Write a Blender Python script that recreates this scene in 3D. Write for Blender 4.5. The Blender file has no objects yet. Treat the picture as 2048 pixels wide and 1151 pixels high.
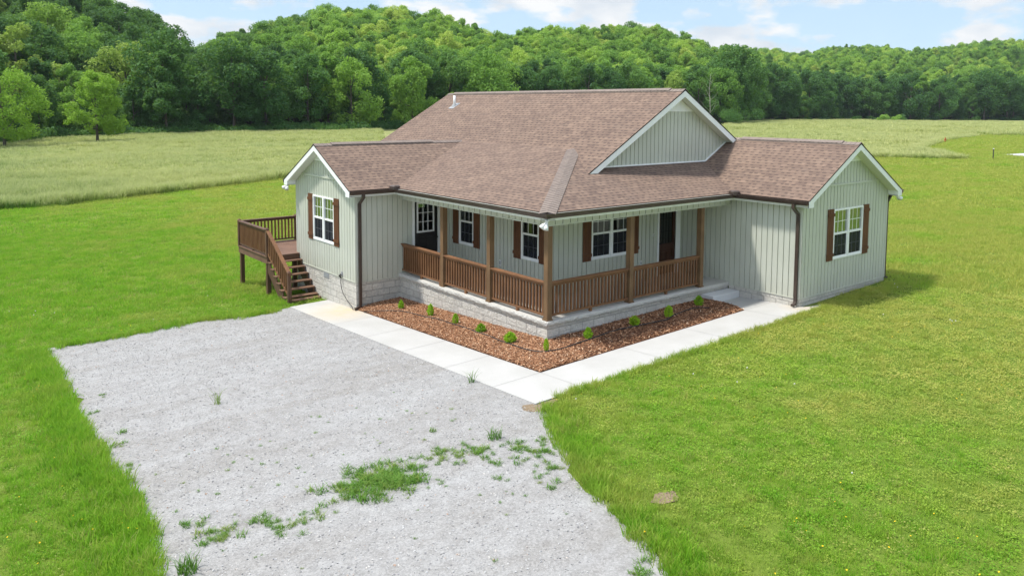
import bpy, math, random
import numpy as np
from mathutils import Vector, Matrix
random.seed(7); rng = np.random.default_rng(7)
SC = bpy.context.scene
COL = SC.collection
R = math.radians

# ------------------------------------------------------------------ camera
CAM = np.array([-12.1892, -13.8048, 5.1655])
FPX, PITCH, ROLL, HEAD = 1550.614, R(-4.80763), R(0.34287), R(51.26445)
cd = bpy.data.cameras.new('camera'); cam = bpy.data.objects.new('camera', cd); COL.objects.link(cam)
F = Vector((math.cos(HEAD)*math.cos(PITCH), math.sin(HEAD)*math.cos(PITCH), math.sin(PITCH)))
Rt = Vector((math.sin(HEAD), -math.cos(HEAD), 0)); Up = Rt.cross(F)
R2 = Rt*math.cos(ROLL)+Up*math.sin(ROLL); U2 = -Rt*math.sin(ROLL)+Up*math.cos(ROLL)
M = Matrix((R2, U2, -F)).transposed().to_4x4(); M.translation = Vector(CAM)
cam.matrix_world = M
cd.sensor_width = 36; cd.lens = FPX/2048*36
cd.shift_y = -(575.5-345.604)/2048
cd.clip_start = .1; cd.clip_end = 20000
SC.camera = cam

# ------------------------------------------------------------------ light
SUN = Vector((-.40, .30, 1)).normalized()
EL = math.asin(SUN.z); AZ = math.atan2(SUN.x, SUN.y)
w = bpy.data.worlds.new('World'); SC.world = w; w.use_nodes = True
nt = w.node_tree; nt.nodes.clear()
def N(t, kind, **kw):
    n = t.nodes.new(kind)
    for k, v in kw.items(): setattr(n, k, v)
    return n
sky = N(nt, 'ShaderNodeTexSky', sky_type='NISHITA', sun_disc=False, sun_elevation=EL, sun_rotation=AZ)
sky.air_density = .9; sky.dust_density = .25; sky.ozone_density = 1.5; sky.altitude = 200
tc = N(nt, 'ShaderNodeTexCoord'); mp = N(nt, 'ShaderNodeMapping'); mp.inputs['Scale'].default_value = (1, 1, 2.6)
mp.inputs['Location'].default_value = (1.1, 4.2, .9)
nz = N(nt, 'ShaderNodeTexNoise'); nz.inputs['Scale'].default_value = 7.5; nz.inputs['Detail'].default_value = 9; nz.inputs['Roughness'].default_value = .52
rp = N(nt, 'ShaderNodeValToRGB'); rp.color_ramp.elements[0].position = .48; rp.color_ramp.elements[1].position = .55
rp.color_ramp.elements[0].color = (.05, .05, .05, 1); rp.color_ramp.elements[1].color = (1, 1, 1, 1)
nz2 = N(nt, 'ShaderNodeTexNoise'); nz2.inputs['Scale'].default_value = 13.0; nz2.inputs['Detail'].default_value = 6
rp2 = N(nt, 'ShaderNodeValToRGB'); rp2.color_ramp.elements[0].position = .35; rp2.color_ramp.elements[1].position = .62
rp2.color_ramp.elements[0].color = (3.15, 3.45, 3.8, 1); rp2.color_ramp.elements[1].color = (4.3, 4.35, 4.4, 1)
mx = N(nt, 'ShaderNodeMix', data_type='RGBA'); bg = N(nt, 'ShaderNodeBackground'); out = N(nt, 'ShaderNodeOutputWorld')
SKY_S = .15
bg.inputs['Strength'].default_value = SKY_S
L = nt.links.new
L(tc.outputs['Generated'], mp.inputs['Vector']); L(mp.outputs['Vector'], nz.inputs['Vector']); L(mp.outputs['Vector'], nz2.inputs['Vector'])
L(nz.outputs['Fac'], rp.inputs['Fac']); L(nz2.outputs['Fac'], rp2.inputs['Fac'])
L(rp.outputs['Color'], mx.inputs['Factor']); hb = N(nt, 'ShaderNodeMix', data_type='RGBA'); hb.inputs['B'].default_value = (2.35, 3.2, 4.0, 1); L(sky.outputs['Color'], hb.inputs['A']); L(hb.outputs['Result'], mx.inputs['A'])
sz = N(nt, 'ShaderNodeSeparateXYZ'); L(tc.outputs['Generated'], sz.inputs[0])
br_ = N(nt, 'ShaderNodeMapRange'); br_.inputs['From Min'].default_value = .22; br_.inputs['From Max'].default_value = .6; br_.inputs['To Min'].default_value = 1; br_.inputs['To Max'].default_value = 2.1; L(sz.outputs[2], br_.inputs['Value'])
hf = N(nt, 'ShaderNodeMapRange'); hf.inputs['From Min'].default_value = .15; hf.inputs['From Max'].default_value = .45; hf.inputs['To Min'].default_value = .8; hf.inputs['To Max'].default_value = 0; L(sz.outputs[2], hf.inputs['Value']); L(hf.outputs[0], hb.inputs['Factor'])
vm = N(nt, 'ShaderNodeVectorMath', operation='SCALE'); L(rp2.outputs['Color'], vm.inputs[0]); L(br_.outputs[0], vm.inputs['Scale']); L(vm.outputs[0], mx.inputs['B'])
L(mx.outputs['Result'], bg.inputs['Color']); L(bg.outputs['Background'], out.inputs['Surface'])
sl = bpy.data.lights.new('sun', 'SUN'); so = bpy.data.objects.new('sun', sl); COL.objects.link(so)
sl.energy = 3.5; sl.angle = R(5); sl.color = (1, .955, .88)
so.rotation_euler = (-SUN).to_track_quat('-Z', 'Y').to_euler(); so.location = (-20, 15, 40)
SC.view_settings.view_transform = 'Standard'; SC.view_settings.look = 'None'
SC.view_settings.exposure = 0.62; SC.view_settings.gamma = 1
SC.render.engine = 'CYCLES'
HAZE_D = .00008
SC.cycles.max_bounces = 6; SC.cycles.transparent_max_bounces = 8

# ------------------------------------------------------------------ helpers
def tag(o, label=None, cat=None, group=None, kind=None):
    if label: o['label'] = label
    if cat: o['category'] = cat
    if group: o['group'] = group
    if kind: o['kind'] = kind
    return o
def empty(name, loc):
    o = bpy.data.objects.new(name, None); o.location = loc; o.empty_display_size = .3; COL.objects.link(o); return o
class MB:
    def __init__(s): s.v = []; s.f = []; s.uv = None; s.m = []; s.cur = 0
    def quad(s, *p):
        i = len(s.v); s.v += [tuple(q) for q in p]; s.f.append(tuple(range(i, i+len(p)))); s.m.append(s.cur)
    def hexa(s, b, t):      # two rings of n points
        n = len(b); i = len(s.v); s.v += [tuple(q) for q in b]+[tuple(q) for q in t]
        s.f.append(tuple(i+k for k in reversed(range(n)))); s.f.append(tuple(i+n+k for k in range(n)))
        for k in range(n): s.f.append((i+k, i+(k+1) % n, i+n+(k+1) % n, i+n+k))
        s.m += [s.cur]*(n+2)
    def box(s, x0, x1, y0, y1, z0, z1):
        s.hexa([(x0, y0, z0), (x1, y0, z0), (x1, y1, z0), (x0, y1, z0)], [(x0, y0, z1), (x1, y0, z1), (x1, y1, z1), (x0, y1, z1)])
    def fbox(s, fr, s0, s1, n0, n1, z0, z1):   # box in a wall frame (origin, along, normal)
        o, a, n = fr
        P = lambda u, m, z: (o[0]+a[0]*u+n[0]*m, o[1]+a[1]*u+n[1]*m, z)
        s.hexa([P(s0, n0, z0), P(s1, n0, z0), P(s1, n1, z0), P(s0, n1, z0)], [P(s0, n0, z1), P(s1, n0, z1), P(s1, n1, z1), P(s0, n1, z1)])
    def beam(s, a, b, wd, ht, up=(0, 0, 1)):   # rectangular bar between two points, axis centred
        a = Vector(a); b = Vector(b); d = (b-a).normalized(); u = Vector(up); r = d.cross(u)
        if r.length < 1e-4: u = Vector((0, 1, 0)); r = d.cross(u)
        r.normalize(); u = r.cross(d)
        c = lambda p: [p-r*wd/2-u*ht/2, p+r*wd/2-u*ht/2, p+r*wd/2+u*ht/2, p-r*wd/2+u*ht/2]
        s.hexa(c(a), c(b))
    def tube(s, pts, rad, n=8, cap=True):
        pts = [Vector(p) for p in pts]; rad = rad if hasattr(rad, '__len__') else [rad]*len(pts)
        i0 = len(s.v); pr = None
        for k, p in enumerate(pts):
            d = (pts[min(k+1, len(pts)-1)]-pts[max(k-1, 0)]).normalized()
            r = d.cross(Vector((0, 0, 1))) if pr is None else pr-d*pr.dot(d)
            if r.length < 1e-4: r = Vector((1, 0, 0))-d*d.x
            r.normalize(); pr = r; u = d.cross(r)
            for j in range(n):
                a = 2*math.pi*j/n; s.v.append(tuple(p+(r*math.cos(a)+u*math.sin(a))*rad[k]))
        for k in range(len(pts)-1):
            for j in range(n):
                a = i0+k*n+j; b = i0+k*n+(j+1) % n; s.f.append((a, b, b+n, a+n)); s.m.append(s.cur)
        if cap:
            s.f.append(tuple(i0+j for j in reversed(range(n)))); s.f.append(tuple(i0+(len(pts)-1)*n+j for j in range(n))); s.m += [s.cur]*2
    def rtube(s, pts, wd, ht, side):           # rectangular section with fixed side vector
        S = Vector(side); pts = [Vector(p) for p in pts]; i0 = len(s.v)
        for k, p in enumerate(pts):
            d0 = (p-pts[k-1]).normalized() if k else (pts[1]-p).normalized()
            d1 = (pts[k+1]-p).normalized() if k < len(pts)-1 else d0
            d = (d0+d1).normalized(); u = d.cross(S).normalized(); c = max(.5, d.dot(d0))
            for a, b in ((-1, -1), (1, -1), (1, 1), (-1, 1)): s.v.append(tuple(p+S*a*wd/2+u*b*ht/2/c))
        for k in range(len(pts)-1):
            for j in range(4):
                a = i0+k*4+j; b = i0+k*4+(j+1) % 4; s.f.append((a, b, b+4, a+4)); s.m.append(s.cur)
        s.f.append(tuple(i0+j for j in (3, 2, 1, 0))); s.f.append(tuple(i0+(len(pts)-1)*4+j for j in range(4))); s.m += [s.cur]*2
    def build(s, name, mat, parent=None, smooth=False, root=None):
        me = bpy.data.meshes.new(name); me.from_pydata(s.v, [], s.f); me.update()
        for m in (mat if isinstance(mat, (list, tuple)) else [mat]): me.materials.append(m)
        if s.cur: me.polygons.foreach_set('material_index', s.m)
        if smooth: me.polygons.foreach_set('use_smooth', [True]*len(me.polygons))
        o = bpy.data.objects.new(name, me); COL.objects.link(o)
        if parent is not None:
            o.parent = parent
            if parent.parent is None: o.location = -parent.location
        return o

# ------------------------------------------------------------------ materials
def mat(name, col=(.5, .5, .5), rough=.6, spec=.5):
    m = bpy.data.materials.new(name); m.use_nodes = True; b = m.node_tree.nodes['Principled BSDF']
    b.inputs['Base Color'].default_value = (*col, 1); b.inputs['Roughness'].default_value = rough
    b.inputs['Specular IOR Level'].default_value = spec
    m.diffuse_color = (*col, 1)
    return m, m.node_tree, b
def noise(t, scale, detail=4, rough=.5, vec=None, dim='3D'):
    n = N(t, 'ShaderNodeTexNoise', noise_dimensions=dim); n.inputs['Scale'].default_value = scale; n.inputs['Detail'].default_value = detail; n.inputs['Roughness'].default_value = rough
    if vec is not None: t.links.new(vec, n.inputs['Vector'])
    return n.outputs['Fac']
def ramp(t, fac, stops, interp='LINEAR'):
    r = N(t, 'ShaderNodeValToRGB'); r.color_ramp.interpolation = interp
    while len(r.color_ramp.elements) < len(stops): r.color_ramp.elements.new(.5)
    for e, (p, c) in zip(r.color_ramp.elements, stops): e.position = p; e.color = (*c, 1) if len(c) == 3 else c
    t.links.new(fac, r.inputs['Fac']); return r.outputs['Color']
def mixc(t, fac, a, b, mode='MIX'):
    m = N(t, 'ShaderNodeMix', data_type='RGBA', blend_type=mode)
    for s, v in (('Factor', fac), ('A', a), ('B', b)):
        if hasattr(v, 'links'): t.links.new(v, m.inputs[s])
        else: m.inputs[s].default_value = v if s == 'Factor' else (*v, 1)
    return m.outputs['Result']
def math_(t, op, a, b=0.0, c=None):
    m = N(t, 'ShaderNodeMath', operation=op)
    for i, v in enumerate((a, b) if c is None else (a, b, c)):
        if hasattr(v, 'links'): t.links.new(v, m.inputs[i])
        else: m.inputs[i].default_value = v
    return m.outputs[0]
def bump(t, b, h, strength=.5, dist=.01):
    n = N(t, 'ShaderNodeBump'); n.inputs['Strength'].default_value = strength; n.inputs['Distance'].default_value = dist
    t.links.new(h, n.inputs['Height']); t.links.new(n.outputs['Normal'], b.inputs['Normal'])
def wpos(t): return N(t, 'ShaderNodeNewGeometry').outputs['Position']
G3 = lambda v: (v, v, v)

m_sid, t, b = mat('siding', (.60, .65, .55), .45, .4)
P = wpos(t); n1 = noise(t, 1.3, 3, .5, P); n2 = noise(t, 30, 3, .6, P)
L = t.links.new
c = ramp(t, n1, [(.3, (.50, .515, .445)), (.7, (.545, .56, .49))]); c = mixc(t, .12, c, ramp(t, n2, [(.3, (.36, .40, .33)), (.7, (.56, .60, .51))]))
spz = N(t, 'ShaderNodeSeparateXYZ'); L(P, spz.inputs[0]); lo_ = N(t, 'ShaderNodeMapRange'); lo_.inputs['From Min'].default_value = .45; lo_.inputs['From Max'].default_value = -.1; L(spz.outputs[2], lo_.inputs['Value'])
c = mixc(t, math_(t, 'MULTIPLY', lo_.outputs[0], math_(t, 'MULTIPLY', noise(t, 3.5, 5, .65, P), .35)), c, (.36, .33, .25)); L(c, b.inputs['Base Color'])
m_white, t, b = mat('white_trim', (.80, .81, .79), .4, .4)
P = wpos(t); L = t.links.new; L(ramp(t, noise(t, 6, 5, .6, P), [(.3, (.80, .815, .81)), (.7, (.87, .88, .875))]), b.inputs['Base Color'])
m_soff, t, b = mat('soffit_vinyl', (.72, .73, .70), .5, .3)
P = wpos(t); sp = N(t, 'ShaderNodeSeparateXYZ'); L = t.links.new; L(P, sp.inputs[0])
sd = math_(t, 'ADD', sp.outputs[0], sp.outputs[1]); fr = math_(t, 'FRACT', math_(t, 'MULTIPLY', sd, 6.6))
L(ramp(t, fr, [(0, G3(.35)), (.07, (.74, .75, .72)), (.93, (.74, .75, .72)), (1, G3(.4))]), b.inputs['Base Color'])
m_gut, t, b = mat('brown_metal', (.055, .036, .028), .42, .5)
P = wpos(t); t.links.new(ramp(t, noise(t, 4, 4, .6, P), [(.3, (.045, .029, .023)), (.7, (.072, .05, .04))]), b.inputs['Base Color'])

def wood(name, c0, c1, axis=2, rough=.65):
    m, t, b = mat(name, c1, rough, .3); L = t.links.new
    P = wpos(t); mp = N(t, 'ShaderNodeMapping'); sc = [28, 28, 28]; sc[axis] = 1.6; mp.inputs['Scale'].default_value = sc
    L(P, mp.inputs['Vector']); n = noise(t, 1, 5, .65, mp.outputs['Vector']); k = noise(t, 2.2, 3, .5, P)
    c = ramp(t, n, [(.3, c0), (.72, c1)]); c = mixc(t, .35, c, ramp(t, k, [(.3, tuple(x*.7 for x in c0)), (.7, tuple(min(1, x*1.15) for x in c1))]))
    L(c, b.inputs['Base Color']); bump(t, b, n, .35, .004); return m
m_rail = wood('stained_rail_wood', (.12, .056, .024), (.215, .105, .048))
m_railx = wood('stained_rail_wood_lengthwise', (.13, .062, .027), (.23, .115, .052), 0)
m_raily = wood('stained_rail_wood_crosswise', (.13, .062, .030), (.235, .115, .055), 1)
m_post = wood('stained_post_wood', (.125, .073, .036), (.215, .130, .066))
m_shut = wood('shutter_wood', (.075, .028, .012), (.165, .068, .028))
m_deck = wood('deck_boards', (.125, .070, .045), (.205, .118, .080), 0)
m_deckp = wood('deck_posts', (.075, .040, .024), (.135, .074, .046))
m_stair = wood('stair_wood', (.12, .066, .040), (.215, .125, .080), 0)

# asphalt shingles, driven by UV (u along the eave, v up the slope, metres)
m_roof, t, b = mat('asphalt_shingles', (.2, .15, .13), .9, .25); L = t.links.new
uv = N(t, 'ShaderNodeUVMap', uv_map='UVMap'); sp = N(t, 'ShaderNodeSeparateXYZ'); L(uv.outputs[0], sp.inputs[0])
U, V = sp.outputs[0], sp.outputs[1]
Vr = math_(t, 'DIVIDE', V, .143); row = math_(t, 'FLOOR', Vr); vf = math_(t, 'FRACT', Vr)
def wn(*xs):
    cb = N(t, 'ShaderNodeCombineXYZ')
    for i, x in enumerate(xs):
        if hasattr(x, 'links'): t.links.new(x, cb.inputs[i])
        else: cb.inputs[i].default_value = x
    n = N(t, 'ShaderNodeTexWhiteNoise', noise_dimensions='3D'); t.links.new(cb.outputs[0], n.inputs['Vector']); return n.outputs['Value']
off = math_(t, 'MULTIPLY', wn(row, 3.1, .2), 7.3)
u2 = math_(t, 'ADD', U, off)
uu = math_(t, 'DIVIDE', u2, .23); tab = math_(t, 'FLOOR', uu); uf = math_(t, 'FRACT', uu)
ns_ = math_(t, 'MULTIPLY', wn(tab, row, 1.7), .42); ne_ = math_(t, 'ADD', ns_, math_(t, 'ADD', .30, math_(t, 'MULTIPLY', wn(tab, row, 2.6), .28)))
tooth = math_(t, 'SUBTRACT', 1.0, math_(t, 'MULTIPLY', math_(t, 'GREATER_THAN', uf, ns_), math_(t, 'LESS_THAN', uf, ne_)))
blk = math_(t, 'FLOOR', math_(t, 'DIVIDE', math_(t, 'ADD', u2, 11.3), .33)); bw = wn(blk, row, 5.9); tw = wn(tab, row, 9.3)
base = ramp(t, bw, [(0, (.120, .086, .074)), (.3, (.165, .120, .099)), (.6, (.215, .155, .124)), (.85, (.265, .195, .152)), (1, (.15, .115, .10))])
base = mixc(t, .30, base, ramp(t, tw, [(0, (.12, .086, .072)), (1, (.27, .20, .158))]))
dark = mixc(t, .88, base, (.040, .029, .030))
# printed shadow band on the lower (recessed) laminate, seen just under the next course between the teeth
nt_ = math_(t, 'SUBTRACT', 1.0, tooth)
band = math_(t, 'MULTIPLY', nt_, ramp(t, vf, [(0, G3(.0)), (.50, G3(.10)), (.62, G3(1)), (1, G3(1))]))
band = math_(t, 'MAXIMUM', band, math_(t, 'MULTIPLY', math_(t, 'GREATER_THAN', vf, .84), .62)); c = mixc(t, band, base, dark)  # also paints the shade line under each course's butt, across all tabs
gr = noise(t, 180, 3, .7, wpos(t)); c = mixc(t, .2, c, ramp(t, gr, [(.3, (.08, .057, .05)), (.7, (.32, .24, .195))]))
wea = noise(t, .55, 4, .6, wpos(t)); c = mixc(t, .22, c, ramp(t, wea, [(.3, (.11, .08, .07)), (.7, (.25, .185, .15))]))
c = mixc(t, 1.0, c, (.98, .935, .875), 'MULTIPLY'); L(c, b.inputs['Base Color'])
hgt = math_(t, 'ADD', math_(t, 'MULTIPLY', vf, -1.0), math_(t, 'MULTIPLY', tooth, .55))
bump(t, b, hgt, .9, .012)
m_cap, t, b = mat('ridge_cap_shingles', (.2, .17, .155), .9, .25); L = t.links.new
P = wpos(t); c = ramp(t, noise(t, 5, 4, .6, P), [(.3, (.17, .135, .115)), (.7, (.27, .215, .18))]); c = mixc(t, .4, c, ramp(t, noise(t, 150, 3, .7, P), [(.3, (.09, .07, .065)), (.7, (.33, .29, .26))])); L(c, b.inputs['Base Color'])
m_edge, _, _ = mat('shingle_edge', (.035, .028, .027), .8, .2)

# split face block
m_blk, t, b = mat('split_face_block', (.42, .41, .38), .9, .2); L = t.links.new
uv = N(t, 'ShaderNodeUVMap', uv_map='UVMap')
br = N(t, 'ShaderNodeTexBrick'); br.offset = .5; L(uv.outputs[0], br.inputs['Vector'])
br.inputs['Scale'].default_value = 1; br.inputs['Brick Width'].default_value = .40; br.inputs['Row Height'].default_value = .20; br.inputs['Mortar Size'].default_value = .011; br.inputs['Mortar Smooth'].default_value = .3
br.inputs['Color1'].default_value = (.50, .485, .44, 1); br.inputs['Color2'].default_value = (.66, .64, .58, 1); br.inputs['Mortar'].default_value = (.34, .33, .30, 1)
P = wpos(t); nn = noise(t, 16, 6, .65, P); n3 = noise(t, 3, 4, .6, P)
c = mixc(t, .28, br.outputs['Color'], ramp(t, nn, [(.35, (.28, .27, .25)), (.65, (.74, .71, .65))])); c = mixc(t, .2, c, ramp(t, n3, [(.35, (.38, .37, .36)), (.65, (.62, .58, .50))])); L(c, b.inputs['Base Color'])
h = math_(t, 'SUBTRACT', nn, math_(t, 'MULTIPLY', br.outputs['Fac'], .7)); bump(t, b, h, 1, .05)

def concrete(name, c0, c1, stain=0.0):
    m, t, b = mat(name, c1, .8, .3); L = t.links.new; P = wpos(t)
    c = ramp(t, noise(t, 1.1, 6, .6, P), [(.3, c0), (.7, c1)]); c = mixc(t, .15, c, ramp(t, noise(t, 45, 4, .7, P), [(.3, tuple(x*.7 for x in c0)), (.7, c1)]))
    if stain:   # tannin stain by the two downspouts
        for (x, y, rad) in ((-1.75, 7.15, 1.5), (7.25, -2.45, .75)):
            v = N(t, 'ShaderNodeVectorMath', operation='DISTANCE'); L(P, v.inputs[0]); v.inputs[1].default_value = (x, y, -.6 if x > 0 else -.95)
            f = math_(t, 'SUBTRACT', 1.0, math_(t, 'DIVIDE', v.outputs['Value'], rad)); f = math_(t, 'MULTIPLY', math_(t, 'MAXIMUM', f, 0.0), math_(t, 'MULTIPLY', noise(t, 4, 4, .6, P), 1.3))
            c = mixc(t, f, c, (.50, .39, .23))
    L(c, b.inputs['Base Color']); bump(t, b, noise(t, 60, 4, .7, P), .25, .004); return m
m_conc = concrete('walkway_concrete', (.385, .38, .36), (.445, .44, .425), 1)
m_slab = concrete('porch_concrete', (.42, .41, .38), (.51, .50, .465))
m_step = concrete('step_concrete', (.54, .555, .56), (.62, .635, .64))
m_joint, _, _ = mat('joint_line', (.34, .335, .32), .9, .1)

def glass_mat(name, tint, refl=.35):
    m = bpy.data.materials.new(name); m.use_nodes = True; t = m.node_tree; t.nodes.clear(); L = t.links.new
    o = N(t, 'ShaderNodeOutputMaterial'); tr = N(t, 'ShaderNodeBsdfTransparent'); tr.inputs[0].default_value = (*tint, 1)
    gl = N(t, 'ShaderNodeBsdfGlossy'); gl.inputs['Roughness'].default_value = .015; gl.inputs[0].default_value = (.92, .96, .95, 1)
    fr = N(t, 'ShaderNodeFresnel'); fr.inputs[0].default_value = 1.5; mr = math_(t, 'ADD', math_(t, 'MULTIPLY', fr.outputs[0], 1.3), refl)
    ms = N(t, 'ShaderNodeMixShader'); L(mr, ms.inputs[0]); L(tr.outputs[0], ms.inputs[1]); L(gl.outputs[0], ms.inputs[2]); L(ms.outputs[0], o.inputs[0]); m.diffuse_color = (.1, .13, .12, 1)
    bp = N(t, 'ShaderNodeBump'); bp.inputs['Strength'].default_value = .12; bp.inputs['Distance'].default_value = .01; L(noise(t, 2.5, 2, .5, wpos(t)), bp.inputs['Height']); L(bp.outputs[0], gl.inputs['Normal'])
    return m
m_glass = glass_mat('window_glass', (.50, .57, .53), .28); m_glassp = glass_mat('porch_window_glass', (.42, .48, .45), .0)
m_scr = bpy.data.materials.new('insect_screen_mesh'); m_scr.use_nodes = True; t = m_scr.node_tree; t.nodes.clear(); L = t.links.new
o_ = N(t, 'ShaderNodeOutputMaterial'); a_ = N(t, 'ShaderNodeBsdfTransparent'); d_ = N(t, 'ShaderNodeBsdfDiffuse'); d_.inputs[0].default_value = (.03, .033, .04, 1)
s_ = N(t, 'ShaderNodeMixShader'); s_.inputs[0].default_value = .72; L(a_.outputs[0], s_.inputs[1]); L(d_.outputs[0], s_.inputs[2]); L(s_.outputs[0], o_.inputs[0])
m_blackdoor, _, _ = mat('black_door_paint', (.012, .010, .011), .35, .5)
m_browndoor = wood('dark_door_wood', (.030, .012, .008), (.070, .028, .016), 2, .4)
m_dark, _, _ = mat('dark_fitting', (.02, .02, .02), .5, .5)
m_int, _, _ = mat('interior_wall_paint', (.32, .31, .28), .8, .2)
m_intf, _, _ = mat('interior_floor_wood', (.12, .08, .05), .5, .3)
m_pvc, _, _ = mat('white_pvc', (.8, .8, .8), .4, .4)
m_metalg, _, _ = mat('grey_metal', (.30, .31, .32), .5, .5)

# ground
def ground_fn(x, y): return -.5975+.023*50*np.tanh(x/50)-.0482*20*np.tanh(y/20)
def leaf_mat(name, stops, trans=.35, rough=.6, hattr=None, tip=None, patch=None, spec=.25):
    m = bpy.data.materials.new(name); m.use_nodes = True; t = m.node_tree; t.nodes.clear(); L = t.links.new
    o = N(t, 'ShaderNodeOutputMaterial'); pb = N(t, 'ShaderNodeBsdfPrincipled'); pb.inputs['Roughness'].default_value = rough; pb.inputs['Specular IOR Level'].default_value = spec
    oi = N(t, 'ShaderNodeObjectInfo'); c = ramp(t, oi.outputs['Random'], stops)
    if patch:   # broad natural colour patches over the ground
        P = wpos(t); n = noise(t, patch[0], 5, .6, P); spx = N(t, 'ShaderNodeSeparateXYZ'); L(P, spx.inputs[0]); mrx = N(t, 'ShaderNodeMapRange'); mrx.inputs['From Min'].default_value = -9; mrx.inputs['From Max'].default_value = 6; mrx.inputs['To Min'].default_value = -.16; mrx.inputs['To Max'].default_value = .07; L(spx.outputs[0], mrx.inputs['Value']); n = math_(t, 'ADD', n, mrx.outputs[0]); c = mixc(t, ramp(t, n, [(patch[1], G3(0)), (patch[2], G3(patch[4] if len(patch) > 4 else .8))]), c, patch[3]); n6 = math_(t, 'ADD', noise(t, patch[0]*6, 5, .65, P), mrx.outputs[0]); c = mixc(t, .42, c, mixc(t, ramp(t, n6, [(.35, G3(0)), (.62, G3(1))]), tuple(q*.8 for q in stops[0][1]), patch[3]))
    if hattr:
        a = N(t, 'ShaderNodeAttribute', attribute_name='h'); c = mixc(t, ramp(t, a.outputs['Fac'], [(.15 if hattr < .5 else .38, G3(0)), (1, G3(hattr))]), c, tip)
    else:
        P = wpos(t); c = mixc(t, .30, c, ramp(t, noise(t, .9, 3, .6, P), [(.3, tuple(x*.55 for x in stops[0][1])), (.7, tuple(min(1, x*1.35) for x in stops[-1][1]))]))
    L(c, pb.inputs['Base Color']); tr = N(t, 'ShaderNodeBsdfTranslucent'); tc_ = mixc(t, .35, c, (.36, .62, .06)); L(tc_, tr.inputs[0])
    ms = N(t, 'ShaderNodeMixShader'); ms.inputs[0].default_value = trans; L(pb.outputs[0], ms.inputs[1]); L(tr.outputs[0], ms.inputs[2]); L(ms.outputs[0], o.inputs[0]); m.diffuse_color = (*stops[0][1], 1)
    return m
m_ground, t, b = mat('lawn_soil_and_turf', (.1, .15, .03), .95, .1); L = t.links.new
P = wpos(t); c = ramp(t, noise(t, .16, 6, .62, P), [(.34, (.09, .20, .014)), (.5, (.13, .23, .020)), (.68, (.20, .22, .05))])
c = mixc(t, .5, c, ramp(t, noise(t, 2.6, 6, .7, P), [(.3, (.07, .14, .012)), (.7, (.20, .28, .035))])); c = mixc(t, .35, c, ramp(t, noise(t, 22, 4, .7, P), [(.3, (.06, .10, .014)), (.7, (.30, .36, .08))]))
L(c, b.inputs['Base Color']); bump(t, b, noise(t, 14, 5, .7, P), .8, .12)
m_mead, t, b = mat('meadow_floor', (.13, .16, .05), .95, .1); L = t.links.new
P = wpos(t); c = ramp(t, noise(t, .05, 7, .65, P), [(.32, (.15, .21, .06)), (.5, (.27, .29, .11)), (.7, (.38, .36, .17))])
mp = N(t, 'ShaderNodeMapping'); mp.inputs['Scale'].default_value = (.5, 1.4, 1); L(P, mp.inputs['Vector']); c = mixc(t, .4, c, ramp(t, noise(t, .8, 6, .7, mp.outputs['Vector']), [(.3, (.18, .24, .06)), (.7, (.50, .48, .22))]))
L(c, b.inputs['Base Color']); bump(t, b, noise(t, 3, 6, .75, P), .9, .5)
m_hill, t, b = mat('hill_floor', (.03, .05, .015), .95, .1)
P = wpos(t); t.links.new(ramp(t, noise(t, .2, 5, .6, P), [(.3, (.018, .030, .008)), (.7, (.04, .06, .018))]), b.inputs['Base Color'])

m_grav, t, b = mat('crushed_gravel', (.45, .44, .42), .9, .2); L = t.links.new
P = wpos(t); vo = N(t, 'ShaderNodeTexVoronoi'); vo.inputs['Scale'].default_value = 40; L(P, vo.inputs['Vector'])
vo2 = N(t, 'ShaderNodeTexVoronoi'); vo2.inputs['Scale'].default_value = 120; L(P, vo2.inputs['Vector'])
sp = N(t, 'ShaderNodeSeparateColor'); L(vo.outputs['Color'], sp.inputs[0]); sp2 = N(t, 'ShaderNodeSeparateColor'); L(vo2.outputs['Color'], sp2.inputs[0])
c = ramp(t, sp.outputs[0], [(0, (.10, .10, .098)), (.35, (.225, .222, .215)), (.7, (.32, .317, .31)), (1, (.47, .465, .455))]); c = mixc(t, .5, c, ramp(t, sp2.outputs[0], [(0, (.13, .128, .125)), (1, (.40, .395, .385))]))
mp = N(t, 'ShaderNodeMapping'); mp.inputs['Rotation'].default_value = (0, 0, R(-50)); mp.inputs['Scale'].default_value = (.35, 1.3, 1); L(P, mp.inputs['Vector'])
c = mixc(t, .36, c, ramp(t, noise(t, .6, 6, .66, mp.outputs['Vector']), [(.36, (.18, .162, .138)), (.5, (.28, .275, .27)), (.62, (.34, .345, .345))]))
c = mixc(t, .24, c, ramp(t, noise(t, 4, 5, .6, P), [(.35, (.17, .16, .145)), (.65, (.36, .36, .355))]))
L(c, b.inputs['Base Color']); bump(t, b, math_(t, 'SUBTRACT', 1.0, vo.outputs['Distance']), .4, .006)
m_stone, t, b = mat('gravel_stones', (.45, .44, .43), .85, .3)
oi = N(t, 'ShaderNodeObjectInfo'); t.links.new(ramp(t, oi.outputs['Random'], [(0, (.20, .20, .205)), (.3, (.31, .305, .30)), (.8, (.44, .44, .435)), (.96, (.50, .48, .45)), (1, (.36, .22, .14))]), b.inputs['Base Color'])
m_mulch, t, b = mat('mulch_base', (.1, .05, .03), .95, .1)
P = wpos(t); t.links.new(ramp(t, noise(t, 30, 5, .7, P), [(.3, (.05, .024, .014)), (.7, (.17, .085, .05))]), b.inputs['Base Color'])
m_chip, t, b = mat('mulch_chips', (.2, .1, .06), .85, .2)
oi = N(t, 'ShaderNodeObjectInfo'); t.links.new(ramp(t, oi.outputs['Random'], [(0, (.12, .052, .027)), (.4, (.28, .135, .070)), (.75, (.42, .225, .120)), (.93, (.56, .34, .20)), (1, (.68, .52, .37))]), b.inputs['Base Color'])
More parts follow.
